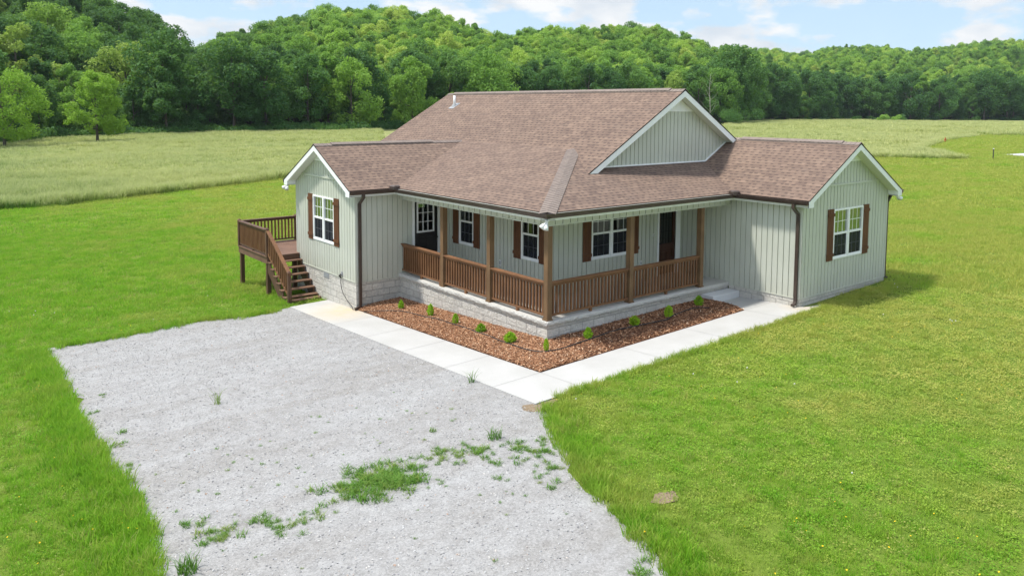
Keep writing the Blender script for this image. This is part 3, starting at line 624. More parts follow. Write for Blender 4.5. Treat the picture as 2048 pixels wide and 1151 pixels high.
def roof(name, pl, plan, eave, upslope, thick=.035):
    """eave: (point on the eave), upslope: plan unit vector pointing uphill"""
    top = [Vector((x, y, pl(x, y))) for x, y in plan]
    ux = Vector((-upslope[1], upslope[0], 0)); e0 = Vector((eave[0], eave[1], pl(*eave))); q = Vector((eave[0]+upslope[0], eave[1]+upslope[1], 0)); q.z = pl(q.x, q.y); us = (q-e0).normalized()
    nr = ux.cross(us); nr = nr if nr.z > 0 else -nr
    me = bpy.data.meshes.new(name); n = len(top); bot = [p-nr*thick for p in top]
    area = sum(top[i].x*top[(i+1) % n].y-top[(i+1) % n].x*top[i].y for i in range(n))
    od = list(range(n)) if area > 0 else list(reversed(range(n)))
    fs = [tuple(od), tuple(n+i for i in reversed(od))]
    for i in range(n):
        a, b = od[i], od[(i+1) % n]; fs.append((a, n+a, n+b, b))
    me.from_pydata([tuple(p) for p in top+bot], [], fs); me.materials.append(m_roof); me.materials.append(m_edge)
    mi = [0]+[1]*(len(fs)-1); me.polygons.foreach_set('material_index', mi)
    uvl = me.uv_layers.new(name='UVMap')
    for lp in me.loops:
        p = Vector(me.vertices[lp.vertex_index].co)-e0; uvl.data[lp.index].uv = (p.dot(ux)+37.0, p.dot(us)+.002)
    o = bpy.data.objects.new(name, me); COL.objects.link(o); o.parent = HOUSE; o.location = -HOUSE.location; return o
roof('porch_roof', P_W1, [(-O, -O), (XB, YH), (XB, 9.11), (-O, Y1-O)], (-O, 0), (1, 0))
roof('porch_roof', P_S, [(-O, -O), (X1-O, -O), (X1-O+(YG+O)*MS/MBp, YG), (XB-MS*(YH-YG)/MM, YG), (XB, YH)], (0, -O), (0, 1))
fx = XB-MS*(YH-YQ)/MM
yv = YL+(ZLR-P_W2(1.5, 0))/MA
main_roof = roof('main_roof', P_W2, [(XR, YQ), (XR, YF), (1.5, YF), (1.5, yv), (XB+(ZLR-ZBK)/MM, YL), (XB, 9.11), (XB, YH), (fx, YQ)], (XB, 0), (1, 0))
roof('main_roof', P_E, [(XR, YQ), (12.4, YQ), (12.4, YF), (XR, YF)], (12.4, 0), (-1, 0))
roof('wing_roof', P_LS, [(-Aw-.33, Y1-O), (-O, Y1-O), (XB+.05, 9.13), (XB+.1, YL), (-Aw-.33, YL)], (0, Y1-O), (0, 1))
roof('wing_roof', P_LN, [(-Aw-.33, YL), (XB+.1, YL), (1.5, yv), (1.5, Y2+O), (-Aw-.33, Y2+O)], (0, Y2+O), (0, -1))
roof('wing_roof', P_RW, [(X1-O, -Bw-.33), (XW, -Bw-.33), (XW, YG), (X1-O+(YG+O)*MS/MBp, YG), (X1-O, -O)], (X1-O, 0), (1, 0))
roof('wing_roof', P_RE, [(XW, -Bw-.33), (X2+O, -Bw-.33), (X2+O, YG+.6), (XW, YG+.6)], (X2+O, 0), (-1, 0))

# ridge and hip caps
def capline(a, b, d1, d2, w_, lift=.012, vent=False, name='ridge_cap'):
    """a..b cap axis; d1, d2 downhill directions of both flaps (unit vectors in 3D)"""
    a = Vector(a); b = Vector(b); ln = (b-a).length; ax = (b-a).normalized(); mb = MB(); n = max(1, int(round(ln/.145)))
    d1 = Vector(d1).normalized(); d2 = Vector(d2).normalized(); up = Vector((0, 0, 1))
    for i in range(n):
        p0 = a+ax*(ln*i/n); p1 = a+ax*min(ln, ln*(i+1.25)/n); l0, l1 = (lift+.014, lift) if not vent else (.045, .040)
        for sgn, d in ((1, d1), (-1, d2)):
            q = [p0+up*l0, p0+d*w_+up*l0, p1+d*w_+up*l1, p1+up*l1]
            mb.hexa([v-up*(.016 if not vent else .04) for v in q] if sgn > 0 else [v-up*(.016 if not vent else .04) for v in reversed(q)], q if sgn > 0 else list(reversed(q)))
    return mb.build(name, m_cap, HOUSE)
dn = lambda dx, dy, m: Vector((dx, dy, -m)).normalized()
capline((XR, YQ, ZRR), (XR, YF, ZRR), dn(-1, 0, MM), dn(1, 0, MM), .15)
capline((XR, YQ+.55, ZRR+.01), (XR, YF-.45, ZRR+.01), dn(-1, 0, MM), dn(1, 0, MM), .14, vent=True, name='ridge_vent')
capline((-Aw-.33, YL, ZLR), (XB+.1, YL, ZLR), dn(0, -1, MA), dn(0, 1, MA), .15)
capline((-Aw+.25, YL, ZLR+.01), (2.6, YL, ZLR+.01), dn(0, -1, MA), dn(0, 1, MA), .14, vent=True, name='ridge_vent')
capline((XW, -Bw-.33, ZWR), (XW, YG, ZWR), dn(-1, 0, MBp), dn(1, 0, MBp), .15)
capline((XW, -Bw+.2, ZWR+.01), (XW, YG-.5, ZWR+.01), dn(-1, 0, MBp), dn(1, 0, MBp), .14, vent=True, name='ridge_vent')
hx = Vector((XB+O, YH+O, ZBK-ZR)).normalized()
f1 = Vector((-1, 1, 0)); f1.z = -M1; f2 = Vector((1, -1, 0)); f2.z = -MS
capline((-O, -O, ZR), (XB-.02, YH-.02, ZBK-.01), f1, f2, .21, name='hip_cap')

# rake boards, soffits, fascia, gutters
FA = MB()
def rake(p_top, p_bot, outn, drop=.17):
    """white rake board hanging under the roof edge between two points on the roof edge; outn = outward plan normal"""
    a = Vector(p_top); b = Vector(p_bot); n_ = Vector(outn); mb = MB(); zt = -.037
    A0, B0 = a+Vector((0, 0, zt)), b+Vector((0, 0, zt)); D = Vector((0, 0, -drop))
    mb.hexa([A0+D-n_*.03, B0+D-n_*.03, B0-n_*.03, A0-n_*.03], [A0+D-n_*.004, B0+D-n_*.004, B0-n_*.004, A0-n_*.004]); return mb
def build_rake(a, b, outn, depth, wallz=.0, name='rake_board', drop=.17):
    rake(a, b, outn, drop).build(name, m_white, HOUSE)
    n_ = Vector(outn); s = MB(); a = Vector(a); b = Vector(b); D = Vector((0, 0, -.037-drop+.02)); i0 = a+D-n_*.031; i1 = b+D-n_*.031; j0 = i0-n_*(depth-.031); j1 = i1-n_*(depth-.031); up = Vector((0, 0, .012))
    s.hexa([i0, i1, j1, j0], [i0+up, i1+up, j1+up, j0+up]); s.build('rake_soffit', m_soff, HOUSE)
zeL = ZR
build_rake((-Aw-.33, YL, ZLR), (-Aw-.33, Y1-O, ZR), (-1, 0, 0), .33)
build_rake((-Aw-.33, YL, ZLR), (-Aw-.33, Y2+O, ZR), (-1, 0, 0), .33)
build_rake((XW, -Bw-.33, ZWR), (X1-O, -Bw-.33, ZR), (0, -1, 0), .33)
build_rake((XW, -Bw-.33, ZWR), (X2+O, -Bw-.33, ZR), (0, -1, 0), .33)
build_rake((XR, YQ, ZRR), (fx+.02, YQ, P_W2(fx+.02, 0)), (0, -1, 0), .325, drop=.19)
build_rake((XR, YQ, ZRR), (9.72, YQ, P_E(9.72, 0)), (0, -1, 0), .325, drop=.19)
# cornice returns (boxed eave ends)
for x0, x1, y0, y1 in ((-Aw-.325, -Aw, Y1-O+.002, Y1), (-Aw-.325, -Aw, Y2, Y2+O-.002), (X1-O+.002, X1, -Bw-.325, -Bw), (X2, X2+O-.002, -Bw-.325, -Bw)):
    mb = MB(); mb.box(x0, x1, y0, y1, ZE-.07, ZE+.09); mb.build('cornice_return', m_white, HOUSE)
# fascia + soffit + gutter runs
def eave_run(a, b, outn, inward, gut=True, g0=0, g1=0):
    a = Vector((*a, 0)); b = Vector((*b, 0)); n_ = Vector((*outn, 0)); z = Vector((0, 0, 1)); d = (b-a).normalized()
    mb = MB(); mb.hexa([a+z*(ZE-.07)-n_*.02, b+z*(ZE-.07)-n_*.02, b+z*(ZE-.07), a+z*(ZE-.07)], [a+z*(ZR-.05)-n_*.02, b+z*(ZR-.05)-n_*.02, b+z*(ZR-.05), a+z*(ZR-.05)]); mb.build('fascia', m_white, HOUSE)
    mb = MB(); mb.hexa([a-n_*.021+z*(ZE-.06), b-n_*.021+z*(ZE-.06), b-n_*inward+z*(ZE-.06), a-n_*inward+z*(ZE-.06)], [a-n_*.021+z*(ZE-.045), b-n_*.021+z*(ZE-.045), b-n_*inward+z*(ZE-.045), a-n_*inward+z*(ZE-.045)]); mb.build('soffit', m_soff, HOUSE)
    a = a-d*g0; b = b+d*g1
    g = MB(); pr = [(.002, .0), (.085, .0), (.10, .03), (.115, .075), (.125, .115), (.110, .115), (.10, .08), (.085, .018), (.012, .018), (.012, .115), (.002, .115)]
    A = [a+n_*p+z*(ZE+q) for p, q in pr]; B = [b+n_*p+z*(ZE+q) for p, q in pr]; k = len(pr)
    g.v += [tuple(v) for v in A+B]
    for i in range(k): g.f.append((i, (i+1) % k, k+(i+1) % k, k+i)); g.m.append(0)
    for base in (0, k):
        for tri in ((0, 1, 7), (0, 7, 8), (1, 2, 7), (2, 3, 6), (2, 6, 7), (3, 4, 6), (4, 5, 6), (0, 8, 10), (8, 9, 10)):
            g.f.append(tuple(base+q for q in tri)); g.m.append(0)
    g.build('gutter', m_gut, HOUSE)
eave_run((-O, -O), (-O, Y1-O), (-1, 0), O, g0=.115, g1=.0)
eave_run((-O, -O), (X1-O, -O), (0, -1), O, g0=.115, g1=.0)
eave_run((-Aw-.32, Y1-O), (-O, Y1-O), (0, -1), O, g1=-.0)
eave_run((X1-O, -O), (X1-O, -Bw-.32), (-1, 0), O)
eave_run((X2+O, -Bw-.32), (X2+O, YF), (1, 0), O)
eave_run((-Aw-.32, Y2+O), (1.5, Y2+O), (0, 1), O)
for x, y in ((-O-.03, Y1-O-.03), (X1-O-.03, -O-.03)):   # splash guards in the inside corners
    mb = MB(); s = .15; mb.tube([(x-.03, y-.03, ZE+.09), (x-.03, y-.03, ZE+.19), (x-.03, y-.03, ZE+.215)], [.17, .165, .13], 12); mb.build('splash_guard', m_gut, HOUSE)

# drip edge line (light metal under the shingles)
mb = MB(); 
for a, b, nx, ny in (((-O, -O), (-O, Y1-O), -1, 0), ((-O, -O), (X1-O, -O), 0, -1)):
    mb.beam((a[0]+nx*.02, a[1]+ny*.02, ZR-.030), (b[0]+nx*.02, b[1]+ny*.02, ZR-.030), .05, .012)
mb.build('drip_edge', m_sid, HOUSE)

# porch beam and ceiling
def siding_strip(fr, s0, s1, z0, z1, pitch=.25, name='porch_beam'):
    mb = MB(); mb.fbox(fr, s0, s1, -.12, -.025, z0, z1); s = s0
    while s < s1-.03: mb.fbox(fr, s+.014, min(s+pitch-.014, s1), -.024, .010, z0+.03, z1-.004); s += pitch
    mb.fbox(fr, s0, s1, -.024, .018, z0, z0+.028); return mb.build(name, m_sid, HOUSE)
siding_strip(((0.03, 0, 0), (0, 1, 0), (-1, 0, 0)), .03, Y1, 2.33, ZE-.06)
siding_strip(((0, 0.03, 0), (1, 0, 0), (0, -1, 0)), .0, X1, 2.33, ZE-.06)
mb = MB(); mb.box(.16, DW, .16, Y1-.01, 2.42, 2.45); mb.box(DW, X1-.01, .16, DW, 2.42, 2.45); mb.build('porch_ceiling', m_soff, HOUSE)

# walls: vertical vinyl boards
def wall(fr, s0, s1, z0, top, holes=(), pitch=.178, name='wall', seed=1, m=None, bands=()):
    rg = random.Random(seed); mb = MB(); o, a, n = fr
    tz = lambda s: float(np.interp(s, [q[0] for q in top], [q[1] for q in top]))
    cuts = {s0, s1}; k = s0
    while k < s1: cuts.add(round(k, 5)); k += pitch
    for h in holes: cuts.add(h[0]); cuts.add(h[1])
    for q in top: cuts.add(q[0])
    cuts = sorted(c for c in cuts if s0-1e-6 <= c <= s1+1e-6); P = lambda u, m_, z: (o[0]+a[0]*u+n[0]*m_, o[1]+a[1]*u+n[1]*m_, z)
    grid = [s0+i*pitch for i in range(int((s1-s0)/pitch)+2)]
    tilt = {}
    for c0, c1 in zip(cuts[:-1], cuts[1:]):
        if c1-c0 < 1e-4: continue
        mid = (c0+c1)/2; iv = [(z0, None)]
        hs = sorted([h for h in holes if h[0] <= mid <= h[1]], key=lambda h: h[2]); seg = []; z = z0
        for h in hs: seg.append((z, h[2])); z = h[3]
        seg.append((z, None)); bi = int((mid-s0)/pitch); tl = tilt.setdefault(bi, rg.uniform(-.0025, .0025))
        g0 = .012 if any(abs(c0-q) < 1e-4 for q in grid) and c0 > s0 else 0; g1 = .012 if any(abs(c1-q) < 1e-4 for q in grid) and c1 < s1 else 0
        for (za, zb) in seg:
            t0, t1 = (tz(c0), tz(c1)) if zb is None else (zb, zb)
            if min(t0, t1) <= za and max(t0, t1)-za < .01: continue
            t0 = max(t0, za+.001); t1 = max(t1, za+.001)
            mb.hexa([P(c0, -.07, za), P(c1, -.07, za), P(c1, -.014, za), P(c0, -.014, za)], [P(c0, -.07, t0), P(c1, -.07, t1), P(c1, -.014, t1), P(c0, -.014, t0)])
            if c1-c0-g0-g1 > .01:
                e0, e1 = c0+g0, c1-g1; u0 = t0+(t1-t0)*g0/(c1-c0); u1 = t1-(t1-t0)*g1/(c1-c0); d0, d1 = .012+tl, .012-tl
                mb.hexa([P(e0, -.013, za), P(e1, -.013, za), P(e1, d1, za), P(e0, d0, za)], [P(e0, -.013, u0), P(e1, -.013, u1), P(e1, d1, u1), P(e0, d0, u0)])
    return mb.build(name, m or m_sid, HOUSE)
ZS = -.09
WIN_L = (8.42, 9.94, .84, 2.30); WIN_R = (8.90, 10.58, .84, 2.30)
fr_LW = ((-Aw, 0, 0), (0, 1, 0), (-1, 0, 0)); fr_Y1 = ((0, Y1, 0), (1, 0, 0), (0, -1, 0)); fr_W = ((DW, 0, 0), (0, 1, 0), (-1, 0, 0))
fr_S = ((0, DW, 0), (1, 0, 0), (0, -1, 0)); fr_X1 = ((X1, 0, 0), (0, 1, 0), (-1, 0, 0)); fr_RG = ((0, -Bw, 0), (1, 0, 0), (0, -1, 0))
fr_XE = ((X2, 0, 0), (0, 1, 0), (1, 0, 0)); fr_YN = ((0, YN, 0), (1, 0, 0), (0, 1, 0)); fr_Y2 = ((0, Y2, 0), (1, 0, 0), (0, 1, 0)); fr_W2 = ((DW, 0, 0), (0, 1, 0), (-1, 0, 0))
rt = .19
wall(fr_LW, Y1, Y2, ZS, [(Y1, P_LS(0, Y1)-rt), (YL, ZLR-rt), (Y2, P_LS(0, Y1)-rt)], [WIN_L], seed=1)
wall(fr_Y1, -Aw, DW-.001, ZS, [(-Aw, 2.53), (DW, 2.53)], [(.57, 1.43, .0, 2.28)], .178, seed=2)
WW1, WW2 = (5.57, 6.35, .84, 2.28), (2.45, 3.23, .84, 2.28)
wall(fr_W, DW+.072, Y1-.001, -.02, [(0, 2.5), (9, 2.5)], [WW1, WW2], seed=3)
WS = (3.27, 4.91, .84, 2.28); DS = (6.19, 6.98, .0, 2.28)
wall(fr_S, DW, X1-.001, -.02, [(0, 2.5), (9, 2.5)], [WS, DS], seed=4)
wall(fr_X1, -Bw, DW-.001, ZS+.03, [(-3, 2.53), (3, 2.53)], [], .178, seed=5)
wall(fr_RG, X1, X2, ZS+.03, [(X1, P_RW(X1, 0)-rt), (XW, ZWR-rt), (X2, P_RW(X1, 0)-rt)], [WIN_R], seed=6)
wall(fr_XE, -Bw+.075, YN, ZS+.03, [(-9, 2.53), (20, 2.53)], [(2, 3.5, .84, 2.3), (7, 8.5, .84, 2.3)], .178, seed=7)
wall(fr_YN, DW, XE-.075, ZS, [(DW, P_W2(DW, 0)-.06), (XR, ZRR-.06), (XE, P_E(XE, 0)-.06)], [(4, 5.5, .84, 2.3), (8.2, 10, .1, 2.2)], .178, seed=8)
wall(fr_Y2, -Aw+.075, DW, ZS, [(-9, 2.53), (9, 2.53)], [], .178, seed=9)
wall(fr_W2, Y2, YN-.075, ZS, [(-9, 2.6), (20, 2.6)], [], .178, seed=10)
# upper gable
gl = XB-MS*(YH-YG)/MM+.05
wall(((0, YG-.005, 0), (1, 0, 0), (0, -1, 0)), gl, 9.9, P_S(0, YG)+.03, [(gl, P_W2(gl, 0)-.19), (XR, ZRR-.22), (9.9, P_E(9.9, 0)-.19)], [], seed=12, name='gable_wall')
mb = MB(); mb.box(gl+.08, 8.35, YG-.05, YG-.02, P_S(0, YG)+.002, P_S(0, YG)+.045); mb.build('flashing', m_white, HOUSE)
mb = MB(); a = Vector((8.36, YG-.035, P_RW(8.36, 0)+.03)); b = Vector((9.6, YG-.035, P_RW(9.6, 0)+.03)); mb.beam(a, b, .03, .04); mb.build('flashing', m_white, HOUSE)
# peak triangles and belt trim
def tri(fr, sc, zp, zb, slope, n0=.014, n1=.03):
    o, a, n = fr; hw = (zp-zb)/slope; P = lambda u, m_, z: (o[0]+a[0]*u+n[0]*m_, o[1]+a[1]*u+n[1]*m_, z); mb = MB()
    mb.hexa([P(sc-hw, n0, zb), P(sc+hw, n0, zb), P(sc, n0, zp)], [P(sc-hw, n1, zb), P(sc+hw, n1, zb), P(sc, n1, zp)]); mb.build('peak_panel', m_white, HOUSE)
tri(fr_LW, YL, ZLR-.19, 3.43, MA); tri(fr_RG, XW, ZWR-.19, 3.66, MBp); tri(((0, YG-.005, 0), (1, 0, 0), (0, -1, 0)), XR, ZRR-.22, 5.07, MM)
mb = MB(); mb.fbox(fr_LW, YL-(ZLR-.19-2.95)/MA, YL+(ZLR-.19-2.95)/MA, .014, .040, 2.90, 2.96); mb.build('belt_trim', m_sid, HOUSE)
mb = MB(); mb.fbox(fr_RG, XW-(ZWR-.19-3.02)/MBp, XW+(ZWR-.19-3.02)/MBp, .014, .040, 2.98, 3.04); mb.build('belt_trim', m_sid, HOUSE)
mb = MB()
for fr, s, z1 in ((fr_LW, Y1+.04, 2.62), (fr_LW, Y2-.045, 2.62), (fr_RG, X1+.045, 2.62), (fr_RG, X2-.045, 2.62)): mb.fbox(fr, s-.04, s+.04, .014, .024, ZS, z1)
for fr, s, z1 in ((fr_Y1, -Aw+.03, 2.51), (fr_X1, -Bw+.03, 2.51), (fr_W, DW+.05, 2.42), (fr_S, DW+.045, 2.42)): mb.fbox(fr, s-.045, s+.045, .015, .026, ZS if fr in (fr_Y1, fr_X1) else 0, z1)
mb.build('corner_trim', m_sid, HOUSE)
for fr, s0, s1, zs in ((fr_LW, Y1, Y2, ZS), (fr_Y1, -Aw, 0.0, ZS), (fr_X1, -Bw, 0, ZS+.03), (fr_RG, X1, X2, ZS+.03)):
    mb = MB(); mb.fbox(fr, s0, s1, -.01, .022, zs-.03, zs); mb.build('starter_strip', m_sid, HOUSE)

# interior
mb = MB(); mb.box(DW+.08, XE-.08, DW+.08, YN-.08, -.06, 0.0); mb.box(-Aw+.08, DW+.08, Y1+.08, Y2-.08, -.06, 0.0); mb.box(X1+.08, XE-.08, -Bw+.08, DW+.08, -.06, 0.0); mb.build('interior_floor', m_intf, HOUSE)
mb = MB(); mb.box(5.4, XE-.1, 3.0, 3.1, 0, 2.5); mb.box(5.4, 5.5, 3.12, YN-.1, 0, 2.5); mb.box(DW+.1, XE-.1, DW+.1, YN-.1, 2.46, 2.5); mb.box(-Aw+.1, DW+.05, Y1+.1, Y2-.1, 2.46, 2.5); mb.box(X1+.1, XE-.1, -Bw+.1, DW+.05, 2.46, 2.5); mb.build('interior_wall', m_int, HOUSE)

# foundation
def found(fr, s0, s1, z1, n1, zb=-1.6, name='foundation', th=.2):
    mb = MB(); mb.fbox(fr, s0, s1, n1-th, n1, zb, z1); o = mb.build(name, m_blk, HOUSE); me = o.data; uvl = me.uv_layers.new(name='UVMap')
    for p in me.polygons:
        for li in p.loop_indices:
            v = me.vertices[me.loops[li].vertex_index].co; uvl.data[li].uv = ((v.x+v.y+.13), v.z+3.11-ZS)
    return o
found(fr_LW, Y1-.005, Y2, ZS-.031, .005); found(fr_Y1, -Aw+.19, .06, ZS-.031, .0)
found(fr_X1, -Bw-.0, .0, ZS-.001, .005); found(fr_RG, X1+.19, X2, ZS-.001, .0)
found(fr_XE, -Bw+.2, YN, ZS-.001, .0); found(fr_YN, DW, XE-.2, ZS-.031, .0); found(fr_Y2, -Aw+.2, DW, ZS-.031, .0)
found(((0, 0, 0), (0, 1, 0), (-1, 0, 0)), .03, Y1-.002, -.125, -.04); found(((0, 0, 0), (1, 0, 0), (0, -1, 0)), .241, X1-.002, -.125, -.04)
# porch slab with rough chiselled edge
rg = np.random.default_rng(4); mb = MB()
mb.box(.02, DW-.001, .02, Y1-.014, -.12, 0); mb.box(DW-.001, X1-.014, .02, DW-.001, -.119, -.0005)
slab = mb.build('porch_slab', m_slab, HOUSE)
def rough_edge(fr, s0, s1):
    n = int((s1-s0)/.04); zs = [-.125, -.095, -.06, -.03, -.004, 0]; ns = [-.01, .005, .012, .006, -.006, -.022]; mb = MB(); o, a, nn = fr; V = []
    for i in range(n+1):
        s = s0+(s1-s0)*i/n
        for z, q in zip(zs, ns):
            j = rg.normal(0, .006) if -.12 < z < -.001 else rg.normal(0, .003); V.append((o[0]+a[0]*s+nn[0]*(q+j), o[1]+a[1]*s+nn[1]*(q+j), z))
    k = len(zs); mb.v = V
    for i in range(n):
        for j in range(k-1): mb.f.append((i*k+j, i*k+j+1, (i+1)*k+j+1, (i+1)*k+j)); mb.m.append(0)
    mb.build('slab_edge', m_slab, slab)
rough_edge(((0, 0, 0), (0, 1, 0), (-1, 0, 0)), -.02, Y1-.002); rough_edge(((0, 0, 0), (1, 0, 0), (0, -1, 0)), -.02, X1-.002)
mb = MB(); mb.box(6.0, X1-.004, -.38, .035, -.8, -.20); o = mb.build('porch_step', m_step, HOUSE)
bv = o.modifiers.new('b', 'BEVEL'); bv.width = .012; bv.segments = 2

# windows
def window(fr, s0, s1, z0, z1, twin, shutters=(), screen=True, meet=1.58, label=None, sbottom=.82, stop=2.32):
    fw = .05; mb = MB(); n0, n1 = -.06, .032
    mb.fbox(fr, s0, s1, n0, n1, z0, z0+fw); mb.fbox(fr, s0, s1, n0, n1, z1-fw, z1); mb.fbox(fr, s0, s0+fw, n0, n1, z0+fw, z1-fw); mb.fbox(fr, s1-fw, s1, n0, n1, z0+fw, z1-fw)
    c = (s0+s1)/2; cells = [(s0+fw, c-.05), (c+.05, s1-fw)] if twin else [(s0+fw, s1-fw)]
    if twin: mb.fbox(fr, c-.05, c+.05, n0, n1+.002, z0+fw, z1-fw)
    w_ = mb.build('window', m_white, HOUSE)
    if label: w_['label'] = label
    g = MB(); o, a, n = fr; P = lambda u, m_, z: (o[0]+a[0]*u+n[0]*m_, o[1]+a[1]*u+n[1]*m_, z); scn = MB(); sash = MB()
    for a0, a1 in cells:
        sash.fbox(fr, a0, a1, -.03, .018, meet-.028, meet+.028)
        for q0, q1 in ((a0, a0+.028), (a1-.028, a1)): sash.fbox(fr, q0, q1, -.03, .012, z0+fw, meet-.028)
        sash.fbox(fr, a0+.028, a1-.028, -.03, .012, z0+fw, z0+fw+.035)
        for z_a, z_b in ((z0+fw, meet-.028), (meet+.028, z1-fw)):
            for k in (1, 2):
                u = a0+(a1-a0)*k/3; sash.fbox(fr, u-.007, u+.007, -.022, -.006, z_a, z_b)
            zm = (z_a+z_b)/2; sash.fbox(fr, a0, a1, -.023, -.007, zm-.007, zm+.007)
            pq = [P(a0, -.012, z_a), P(a1, -.012, z_a), P(a1, -.012, z_b), P(a0, -.012, z_b)]
            if a[0]*n[1]-a[1]*n[0] > 0: pq.reverse()      # face the pane outwards
            g.quad(*pq)
        if screen: scn.quad(P(a0+.03, .006, z0+fw+.036), P(a1-.03, .006, z0+fw+.036), P(a1-.03, .006, meet-.03), P(a0+.03, .006, meet-.03))
    sash.build('sash', m_white, w_); g.build('glass', m_glassp if fr in (fr_W, fr_S) else m_glass, w_)
    if screen: scn.build('insect_screen', m_scr, w_)
    for q0, q1 in shutters:
        sh = MB(); wv = (q1-q0)/3
        for k in range(3): sh.fbox(fr, q0+k*wv+.003, q0+(k+1)*wv-.003, .016, .036, sbottom, stop)
        sh.fbox(fr, q0+.004, q1-.004, .0145, .028, sbottom+.002, stop-.002)
        so_ = sh.build('shutter', m_shut, HOUSE)
        for zc in (sbottom+.17, stop-.17):
            bt = MB(); bt.fbox(fr, q0-.012, q1+.012, .037, .058, zc-.045, zc+.045); bt.build('batten', m_shut, so_)
    return w_
window(fr_LW, *WIN_L, True, [(9.95, 10.30), (8.07, 8.41)], label='white twin window between brown shutters in the left gable wall')
window(fr_RG, *WIN_R, True, [(8.56, 8.89), (10.59, 10.93)], label='white twin window between brown shutters in the right gable wall')
window(fr_W, *WW1, False, [(6.36, 6.68), (5.24, 5.56)], label='single window beside the black door under the porch')
window(fr_W, *WW2, False, [(3.24, 3.57), (2.11, 2.44)], label='single window beside the corner post under the porch')
window(fr_S, *WS, True, [(2.93, 3.26), (4.92, 5.25)], label='twin window under the right-hand porch')
window(fr_XE, 2, 3.5, .84, 2.3, True, screen=False); window(fr_XE, 7, 8.5, .84, 2.3, True, screen=False); window(fr_YN, 4, 5.5, .84, 2.3, True, screen=False)
w_ = MB(); w_.fbox(fr_YN, 8.2, 10, -.04, -.02, .1, 2.2); w_.build('patio_door', m_white, HOUSE)

# doors
def casing(fr, a0, a1, d0, d1, z1, par):
    mb = MB(); mb.fbox(fr, a0, d0, -.02, .03, .0, z1+.06); mb.fbox(fr, d1, a1, -.02, .03, .0, z1+.06); mb.fbox(fr, d0, d1, -.02, .03, z1, z1+.06); mb.build('casing', m_white, par)
dm = MB(); fr = fr_Y1
dm.fbox(fr, .57, .70, -.05, -.01, .02, 2.28); dm.fbox(fr, 1.27, 1.43, -.05, -.01, .02, 2.28); dm.fbox(fr, .70, 1.27, -.05, -.01, .02, 1.24); dm.fbox(fr, .70, 1.27, -.05, -.01, 2.13, 2.28)
for s in (.74, 1.03): dm.fbox(fr, s, s+.22, -.012, .0, .25, 1.05)
d = dm.build('door', m_blackdoor, HOUSE); d['label'] = 'black door with a nine-pane glass light on the side porch'
mb = MB(); mb.fbox(fr, .66, 1.31, -.009, .012, 1.20, 1.25); mb.fbox(fr, .66, 1.31, -.009, .012, 2.12, 2.17); mb.fbox(fr, .66, .71, -.009, .012, 1.25, 2.12); mb.fbox(fr, 1.26, 1.31, -.009, .012, 1.25, 2.12)
for k in (1, 2):
    s = .71+.55*k/3; z = 1.25+.87*k/3; mb.fbox(fr, s-.009, s+.009, -.012, .006, 1.25, 2.12); mb.fbox(fr, .71, 1.26, -.011, .007, z-.009, z+.009)
mb.build('glazing_frame', m_white, d); g = MB(); P = lambda u, m_, z: (u, Y1-m_, z); g.quad(P(.7, -.03, 1.24), P(1.27, -.03, 1.24), P(1.27, -.03, 2.13), P(.7, -.03, 2.13)); g.build('glass', m_glassp, d)
mb = MB(); mb.tube([(1.37, Y1+.01, 1.02), (1.37, Y1-.05, 1.02)], .012, 8); mb.tube([(1.37, Y1-.045, 1.02), (1.37, Y1-.09, 1.02)], .028, 10); mb.build('handle', m_dark, d)
casing(fr, .49, 1.52, .57, 1.43, 2.28, d)
fr = fr_S; dm = MB()
dm.fbox(fr, 6.19, 6.29, -.06, -.02, .02, 2.28); dm.fbox(fr, 6.88, 6.98, -.06, -.02, .02, 2.28); dm.fbox(fr, 6.29, 6.88, -.06, -.02, .02, .28); dm.fbox(fr, 6.29, 6.88, -.06, -.02, .78, .97); dm.fbox(fr, 6.29, 6.88, -.06, -.02, 2.14, 2.28)
dm.fbox(fr, 6.29, 6.88, -.055, -.04, .28, .78); dm.fbox(fr, 6.35, 6.565, -.042, -.026, .36, .70); dm.fbox(fr, 6.605, 6.82, -.042, -.026, .36, .70)
d = dm.build('door', m_browndoor, HOUSE); d['label'] = 'dark brown wooden front door with a glazed upper half and two lower panels'
g = MB(); P = lambda u, m_, z: (u, DW-m_, z); g.quad(P(6.29, -.045, .97), P(6.88, -.045, .97), P(6.88, -.045, 2.14), P(6.29, -.045, 2.14)); g.build('glass', m_glassp, d)
mb = MB()
for s in (6.45, 6.585, 6.72): mb.fbox(fr, s-.006, s+.006, -.05, -.038, .97, 2.14)
for z in (1.35, 1.75): mb.fbox(fr, 6.29, 6.88, -.049, -.039, z-.006, z+.006)
mb.build('leading', m_dark, d); mb = MB(); mb.tube([(6.25, DW+.02, 1.0), (6.25, DW-.05, 1.0)], .03, 10); mb.build('handle', m_dark, d)
casing(fr, 6.12, 7.19, 6.19, 6.98, 2.28, d)

